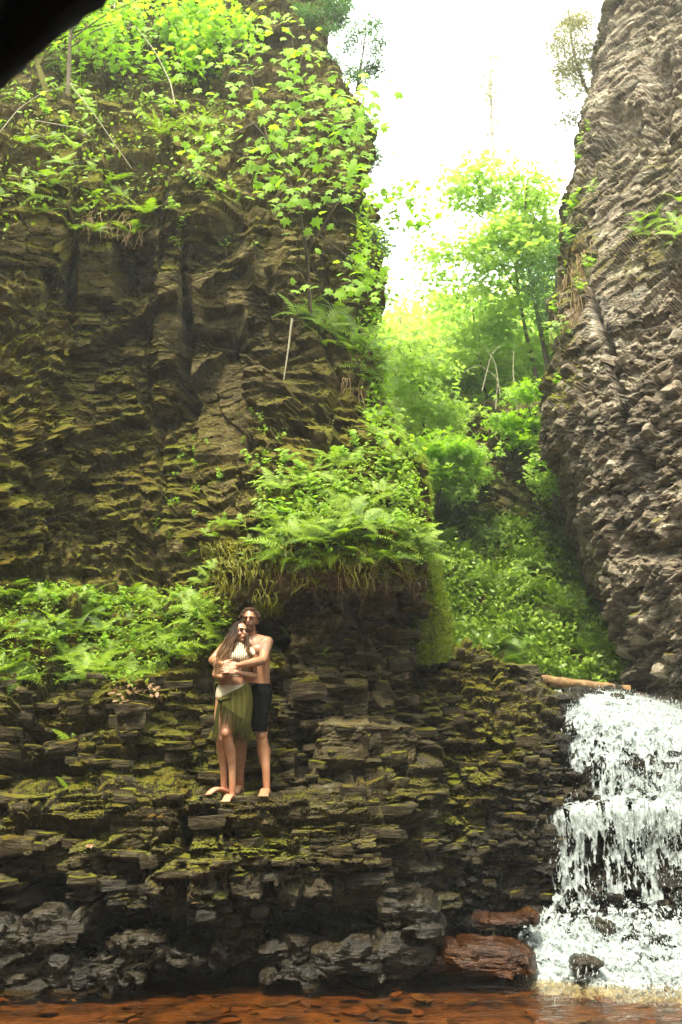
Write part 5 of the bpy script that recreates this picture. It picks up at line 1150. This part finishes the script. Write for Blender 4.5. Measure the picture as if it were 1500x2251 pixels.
def pt(name, parts, m, parent, org):
    V, F = join(parts); me = bpy.data.meshes.new(name); me.from_pydata((V - org).tolist(), [], F); me.polygons.foreach_set('use_smooth', [True] * len(me.polygons)); return link(name, me, m, parent)
for s in (-1, 1):
    pt('eye', [ell(hd + [s * .031 - .003, -.076, .006], (.011, .010, .0040))], M_dark, man, mo)
    pt('eyebrow', [closed_tube([hd + [s * .012 - .003, -.094, .026], hd + [s * .034 - .003, -.090, .031], hd + [s * .052 - .003, -.074, .024]], [.005, .006, .003], 8, k=6)], M_hairm, man, mo)
M_short = plain('black_washed_denim', (.002, .0025, .003), .95, .5, 25)
sh = [loft([(m_(560, 1560), .16, .12, 0), (m_(560, 1540), .178, .13, 0), (m_(560, 1520), .182, .132, 0), (m_(561, 1503), .163, .118, 0)]),
      loft([(m_(571, 1608, -.035), .078, .088, 0), (m_(573, 1580, -.02), .088, .095, 0), (m_(571, 1545), .095, .12, 0)]), loft([(m_(532, 1608, .02), .078, .088, 0), (m_(536, 1580, .02), .088, .095, 0), (m_(545, 1545), .095, .12, 0)])]
fused('shorts', sh, .006, M_short, man, mo, 2, disp=lambda C: .006 * fbm(C * np.array([6, 6, 30.]), 3, 4) + .004 * fbm(C * 25, 2, 8))
# --- woman
YW = 9.98
def w_(x, y, d=0.): return P(x, y, YW + d)
wo = A3(w_(507, 1745)); wom = empty('person', wo)
tagx(wom, 'long haired woman in cream knit top and olive crochet wrap skirt, hugged from behind', 'person')
hw = A3(w_(529, 1390, .0)); yaw = .55     # head turned towards the right of the picture
def hr(v): c, s = math.cos(yaw), math.sin(yaw); return hw + np.array([v[0] * c - v[1] * s, v[0] * s + v[1] * c, v[2]])
wb_ = [loft([(w_(510, 1560), .13, .11, -.1), (w_(511, 1535), .168, .13, -.1), (w_(511, 1512), .155, .12, -.1), (w_(513, 1490), .125, .095, 0), (w_(517, 1468), .125, .095, 0), (w_(521, 1445), .135, .10, 0), (w_(523, 1430), .14, .085, 0), (w_(524, 1421), .085, .06, 0), (w_(526, 1415), .045, .042, 0)])]
wb_ += [closed_tube([w_(524, 1422, .01), w_(527, 1410, .01), w_(528, 1402, .0)], [.052, .044, .044], 12),
        ell(hr((0, .015, .020)), (.068, .086, .088), (0, 0, yaw)), ell(hr((0, -.022, -.042)), (.050, .056, .058), (0, 0, yaw)), ell(hr((0, -.055, -.082)), (.022, .020, .018)), closed_tube([hr((0, -.078, .010)), hr((0, -.098, -.020))], [.008, .012], 8, k=5), ell(hr((0, -.080, -.050)), (.021, .011, .011), (0, 0, yaw)), ell(hr((.03, -.055, -.022)), (.022, .02, .02)), ell(hr((-.03, -.055, -.022)), (.022, .02, .02)), ell(hr((0, -.068, .030)), (.045, .016, .012), (0, 0, yaw))]
WLS, WLE, WLW = A3(w_(551, 1432, .02)), A3(w_(560, 1486, .04)), A3(w_(519, 1478, -.22))
WRS, WRE, WRW = A3(w_(493, 1432, .02)), A3(w_(474, 1484, .0)), A3(w_(487, 1488, -.19))
for S, E, W in ((WLS, WLE, WLW), (WRS, WRE, WRW)):
    wb_ += [ell(S, (.05, .05, .048)), closed_tube([S, (S + E) / 2, E], [.046, .040, .034], 12), closed_tube([E, E * .7 + W * .3, W], [.035, .034, .023], 12)]
wb_ += hand(WLW, A3(w_(498, 1472, -.25)) - WLW, (0, -1, .4), .9, .5, 1) + hand(WRW, A3(w_(503, 1474, -.22)) - WRW, (0, -1, .5), .9, .35, -1)
z1 = gz(507, 9.9); z2 = gz(485, 10.0)
wb_ += [ell(A3(w_(511, 1447)) + [0, -.085, 0], (.062, .045, .055)), ell(A3(w_(534, 1447)) + [0, -.085, 0], (.062, .045, .055))]
A1 = A3(w_(512, 1712, .0)); A1[2] = z1 + .085; A2 = A3(w_(493, 1712, .06)); A2[2] = z2 + .085
wb_ += [closed_tube([w_(524, 1535), w_(508, 1572, -.06), w_(498, 1613, -.09)], [.098, .080, .053], 16), closed_tube([w_(498, 1613, -.09), w_(507, 1650, -.03), w_(511, 1688, .0), A1], [.050, .053, .036, .030], 16),
        closed_tube([w_(496, 1535), w_(488, 1575), w_(486, 1624, -.04)], [.098, .078, .053], 16), closed_tube([w_(486, 1624, -.04), w_(489, 1655, .02), w_(492, 1690, .05), A2], [.050, .052, .036, .030], 16)]
t1 = A1 + [-.04, -.185, 0]; t1[2] = z1; t2 = A2 + [-.13, -.13, 0]; t2[2] = z2
wb_ += [ell(A3(w_(498, 1612, -.09)) + [0, -.038, 0], (.032, .024, .042)), ell(A3(w_(486, 1624, -.04)) + [0, -.038, 0], (.032, .024, .042))]
wb_ += foot(A1, t1, .92) + foot(A2, t2, .92)
fused('body', wb_, .005, S_wom, wom, wo, 1, dict(beard=lambda C: np.zeros(len(C)), ink=lambda C: np.zeros(len(C)), lips=lambda C: near(C, hr((0, -.088, -.052)), .015),
    blush=lambda C: near(C, hr((.03, -.07, -.022)), .03) * .8 + near(C, hr((-.03, -.07, -.022)), .03) * .8 + near(C, A3(w_(498, 1613, -.13)), .07) + near(C, A1, .12) + near(C, A2, .12)))
for s in (-1, 1):
    pt('eye', [ell(hr((s * .028, -.071, .008)), (.010, .009, .0045), (0, 0, yaw))], M_dark, wom, wo)
    pt('eyebrow', [closed_tube([hr((s * .010, -.084, .027)), hr((s * .030, -.081, .033)), hr((s * .046, -.066, .027))], [.0035, .004, .002], 8, k=6)], M_hairm, wom, wo)
# long wavy hair
hm, nt, b = mat('brown_hair_with_tan_ends'); pos, nz = geo(nt); sp_ = N(nt, 'ShaderNodeSeparateXYZ'); nt.links.new(pos, sp_.inputs[0])
f = mth(nt, 'MULTIPLY', mth(nt, 'SUBTRACT', hw[2] + .02, sp_.outputs[2]), 2.6, True); g = N(nt, 'ShaderNodeNewGeometry')
c = mix(nt, mth(nt, 'MULTIPLY', f, mth(nt, 'ADD', g.outputs['Random Per Island'], .25)), (.020, .010, .004), (.34, .18, .075)); nt.links.new(c, b.inputs['Base Color']); b.inputs['Roughness'].default_value = .6; b.inputs['Specular IOR Level'].default_value = .2
r = random.Random(8); pth = []
for i in range(330):
    side = r.choice([-1, -1, -1, -1, 1]); a = r.uniform(.0, 2.6)     # round the side and back of the head, parted in the middle
    top = hr((side * r.uniform(.004, .02), r.uniform(-.05, .06), .112)); e = hr((side * .080 * math.sin(min(a + .35, 1.6)), -.052 + .13 * (a / 2.6), .02 - r.uniform(0, .03)))
    ph = r.uniform(0, 6.28); L = r.uniform(.22, .38) if side < 0 else r.uniform(.2, .30)
    base = e + (np.array([-.045 if side < 0 else .015, -.03, -.08]) + [r.uniform(-.03, .03), r.uniform(-.03, .03), 0]); pts = [top, hr((side * .062, -.02 + .1 * (a / 2.6), .080)), e]
    for k in range(1, 9):
        t = k / 8; q = e + (base - e) * min(1, t * 2.2); q = q + np.array([(-.075 if side < 0 else .0) * t * 1.0 * (1.2 - .4 * t), -.055 * t, -L * t]) + np.array([math.sin(ph * .22 + t * 17) * .021, math.cos(ph * .4 + t * 14) * .014, 0]) * t ** .3 + np.array([r.uniform(-.006, .006) for _ in range(3)])
        pts.append(q)
    pth.append((pts, 22))
strands(pth, .0048, hm, 'hair', wom, wo, 4)
# cream knit top with high neck, ruffle on the shoulder
km, nt, b = mat('cream_knit'); pos, nz = geo(nt); wv = N(nt, 'ShaderNodeTexWave'); wv.wave_type = 'BANDS'; wv.bands_direction = 'X'; wv.inputs['Scale'].default_value = 16; wv.inputs['Distortion'].default_value = 1.2; nt.links.new(pos, wv.inputs[0])
nt.links.new(mix(nt, ramp(nt, wv.outputs[0], [(.25, 0.), (.5, 1.)]), (.30, .19, .10), (.60, .53, .38)), b.inputs['Base Color']); b.inputs['Roughness'].default_value = .9; bump(nt, b, wv.outputs[0], .6, .01)
fused('knit_top', [loft([(w_(516, 1476), .131, .102, 0), (w_(519, 1458), .133, .108, 0), (w_(521, 1445), .140, .112, 0), (w_(523, 1431), .128, .092, 0), (w_(524, 1422), .085, .066, 0), (w_(526, 1413), .052, .050, 0)]), ell(A3(w_(511, 1447)) + [0, -.092, 0], (.066, .048, .058)), ell(A3(w_(534, 1447)) + [0, -.092, 0], (.066, .048, .058))], .006, km, wom, wo, 3)
kw = plain('cream_cloth', (.58, .52, .36), .85, .12, 30)
pt('hem_band', [loft([(w_(514, 1488), .129, .100, 0), (w_(514, 1484.5), .129, .100, 0)], cap=True)], kw, wom, wo)
rf = []
for k in range(9):
    a = k / 8; c0_ = WLS + np.array([-.035 + .07 * a, -.052, .03 - .05 * abs(a - .4)]); rf.append(closed_tube([c0_, c0_ + [.006, -.010, -.03 - .012 * (k % 2)]], [.011, .014], 8, k=4))
pt('ruffle', rf, kw, wom, wo)
fused('swimsuit_bottom', [loft([(w_(511, 1545), .150, .118, -.1), (w_(511, 1532), .168, .130, -.1), (w_(511, 1512), .156, .121, -.1), (w_(512, 1499), .136, .102, -.05)])], .006, kw, wom, wo, 2)
# crochet wrap skirt: rings of hip and thigh cloth open at the woman's right thigh
cm, nt, b = mat('olive_crochet'); uvn = N(nt, 'ShaderNodeAttribute'); uvn.attribute_name = 'cu'; vvn = N(nt, 'ShaderNodeAttribute'); vvn.attribute_name = 'cv'
row = mth(nt, 'SINE', mth(nt, 'MULTIPLY', uvn.outputs['Fac'], 110.)); dot = mth(nt, 'SINE', mth(nt, 'MULTIPLY', vvn.outputs['Fac'], 150.))
mk = mth(nt, 'MULTIPLY', mth(nt, 'GREATER_THAN', row, .8), mth(nt, 'GREATER_THAN', dot, .1)); pos, nz = geo(nt)
c = mix(nt, mk, mix(nt, noise(nt, pos, 40, 3), (.045, .046, .007), (.09, .085, .016)), (.17, .145, .05)); nt.links.new(c, b.inputs['Base Color']); b.inputs['Roughness'].default_value = .9; b.inputs['Specular IOR Level'].default_value = .1; bump(nt, b, mth(nt, 'ADD', row, dot), .5, .006)
nu, nv = 110, 60; V = []; cu = []; cv_ = []
for i in range(nu):
    u = i / (nu - 1); a = math.pi * (1.30 + u * 1.75)        # starts at her front-left-of-picture hip, runs round the front, her left side, the back
    fu = max(0, min(1, (a - math.pi * 1.30) / (math.pi * .55)))     # 0 at the knot, 1 at her left hip
    top = 1536 - 34 * fu; bot = 1546 + 46 * fu ** .8
    for j in range(nv):
        v = j / (nv - 1); y = top + (bot - top) * v; c0_ = A3(w_(511 + (y - 1512) * .05, y)); k = max(0, (y - 1530) / 60)
        rx = np.interp(y, [1500, 1512, 1535, 1560, 1595], [.156, .178, .190, .182, .158]); ry = np.interp(y, [1500, 1512, 1535, 1560, 1595], [.124, .143, .156, .158, .148])
        w = .004 * math.sin(a * 9 + y * .05); V.append([c0_[0] + math.cos(a) * (rx + w), c0_[1] + math.sin(a) * (ry + w), c0_[2]]); cu.append(u); cv_.append(v * (.3 + fu))
V = np.array(V); me = mesh_np('wrap_skirt', V - wo, gridF(nu, nv), dict(cu=cu, cv=cv_), smooth=True); sk = link('wrap_skirt', me, cm, wom)
sk.modifiers.new('t', 'SOLIDIFY').thickness = .004
M_ol = plain('olive_yarn', (.055, .055, .012), .9, .4, 60)
G = V.reshape(nu, nv, 3); r = random.Random(2); pth = []
for i in range(0, nu):
    for q in range(4):
        p0 = G[i, -1] + [r.uniform(-.005, .005), r.uniform(-.003, .003), .004]; L = r.uniform(.13, .19); L *= 1 if i < nu * .75 else .8
        pth.append(([p0, p0 + [r.uniform(-.008, .008), -.004, -L * .5], p0 + [r.uniform(-.012, .012), r.uniform(-.008, .008), -L]], 6))
strands(pth, .0022, M_ol, 'fringe', wom, wo, 3)
kn = G[0, nv // 2]
pt('knot', [ell(kn + [0, -.012, 0], (.026, .022, .022)), closed_tube([kn, kn + [.05, -.02, .012], kn + [.12, -.03, .02]], [.02, .014, .008], 8, k=8)], M_ol, wom, wo)
r = random.Random(5); strands([([kn + [r.uniform(-.012, .012), -.01, 0], kn + [-.02 + r.uniform(-.02, .02), -.015, -.12], kn + [-.035 + r.uniform(-.03, .03), -.005, -.28 - r.uniform(0, .12)]], 8) for _ in range(46)], .004, M_ol, 'tassel', wom, wo, 4)
M_neck = plain('thin_cord', (.05, .03, .02), .6, .1, 30)
pt('necklace', [closed_tube([m_(538, 1408, -.09), m_(548, 1422, -.13), m_(562, 1408, -.08)], [.003, .003, .003], 6, k=10)], M_neck, man, mo)

relabel()

# ------------------------------------------------------------ pale air in the gorge
bm = bmesh.new(); bmesh.ops.create_cube(bm, size=1); me = bpy.data.meshes.new('haze'); bm.to_mesh(me); bm.free()
hz = bpy.data.objects.new('haze', me); COL.objects.link(hz); hz.scale = (700, 700, 34); hz.location = (0, 100, 14)
m = bpy.data.materials.new('pale_haze'); m.use_nodes = True; nt = m.node_tree; nt.nodes.remove(nt.nodes['Principled BSDF'])
v = nt.nodes.new('ShaderNodeVolumePrincipled'); v.inputs['Color'].default_value = (.95, .97, .92, 1); v.inputs['Density'].default_value = .0016; v.inputs['Anisotropy'].default_value = .2
nt.links.new(v.outputs[0], nt.nodes['Material Output'].inputs['Volume']); me.materials.append(m)
tagx(hz, 'thin pale haze filling the gorge', kind='stuff')
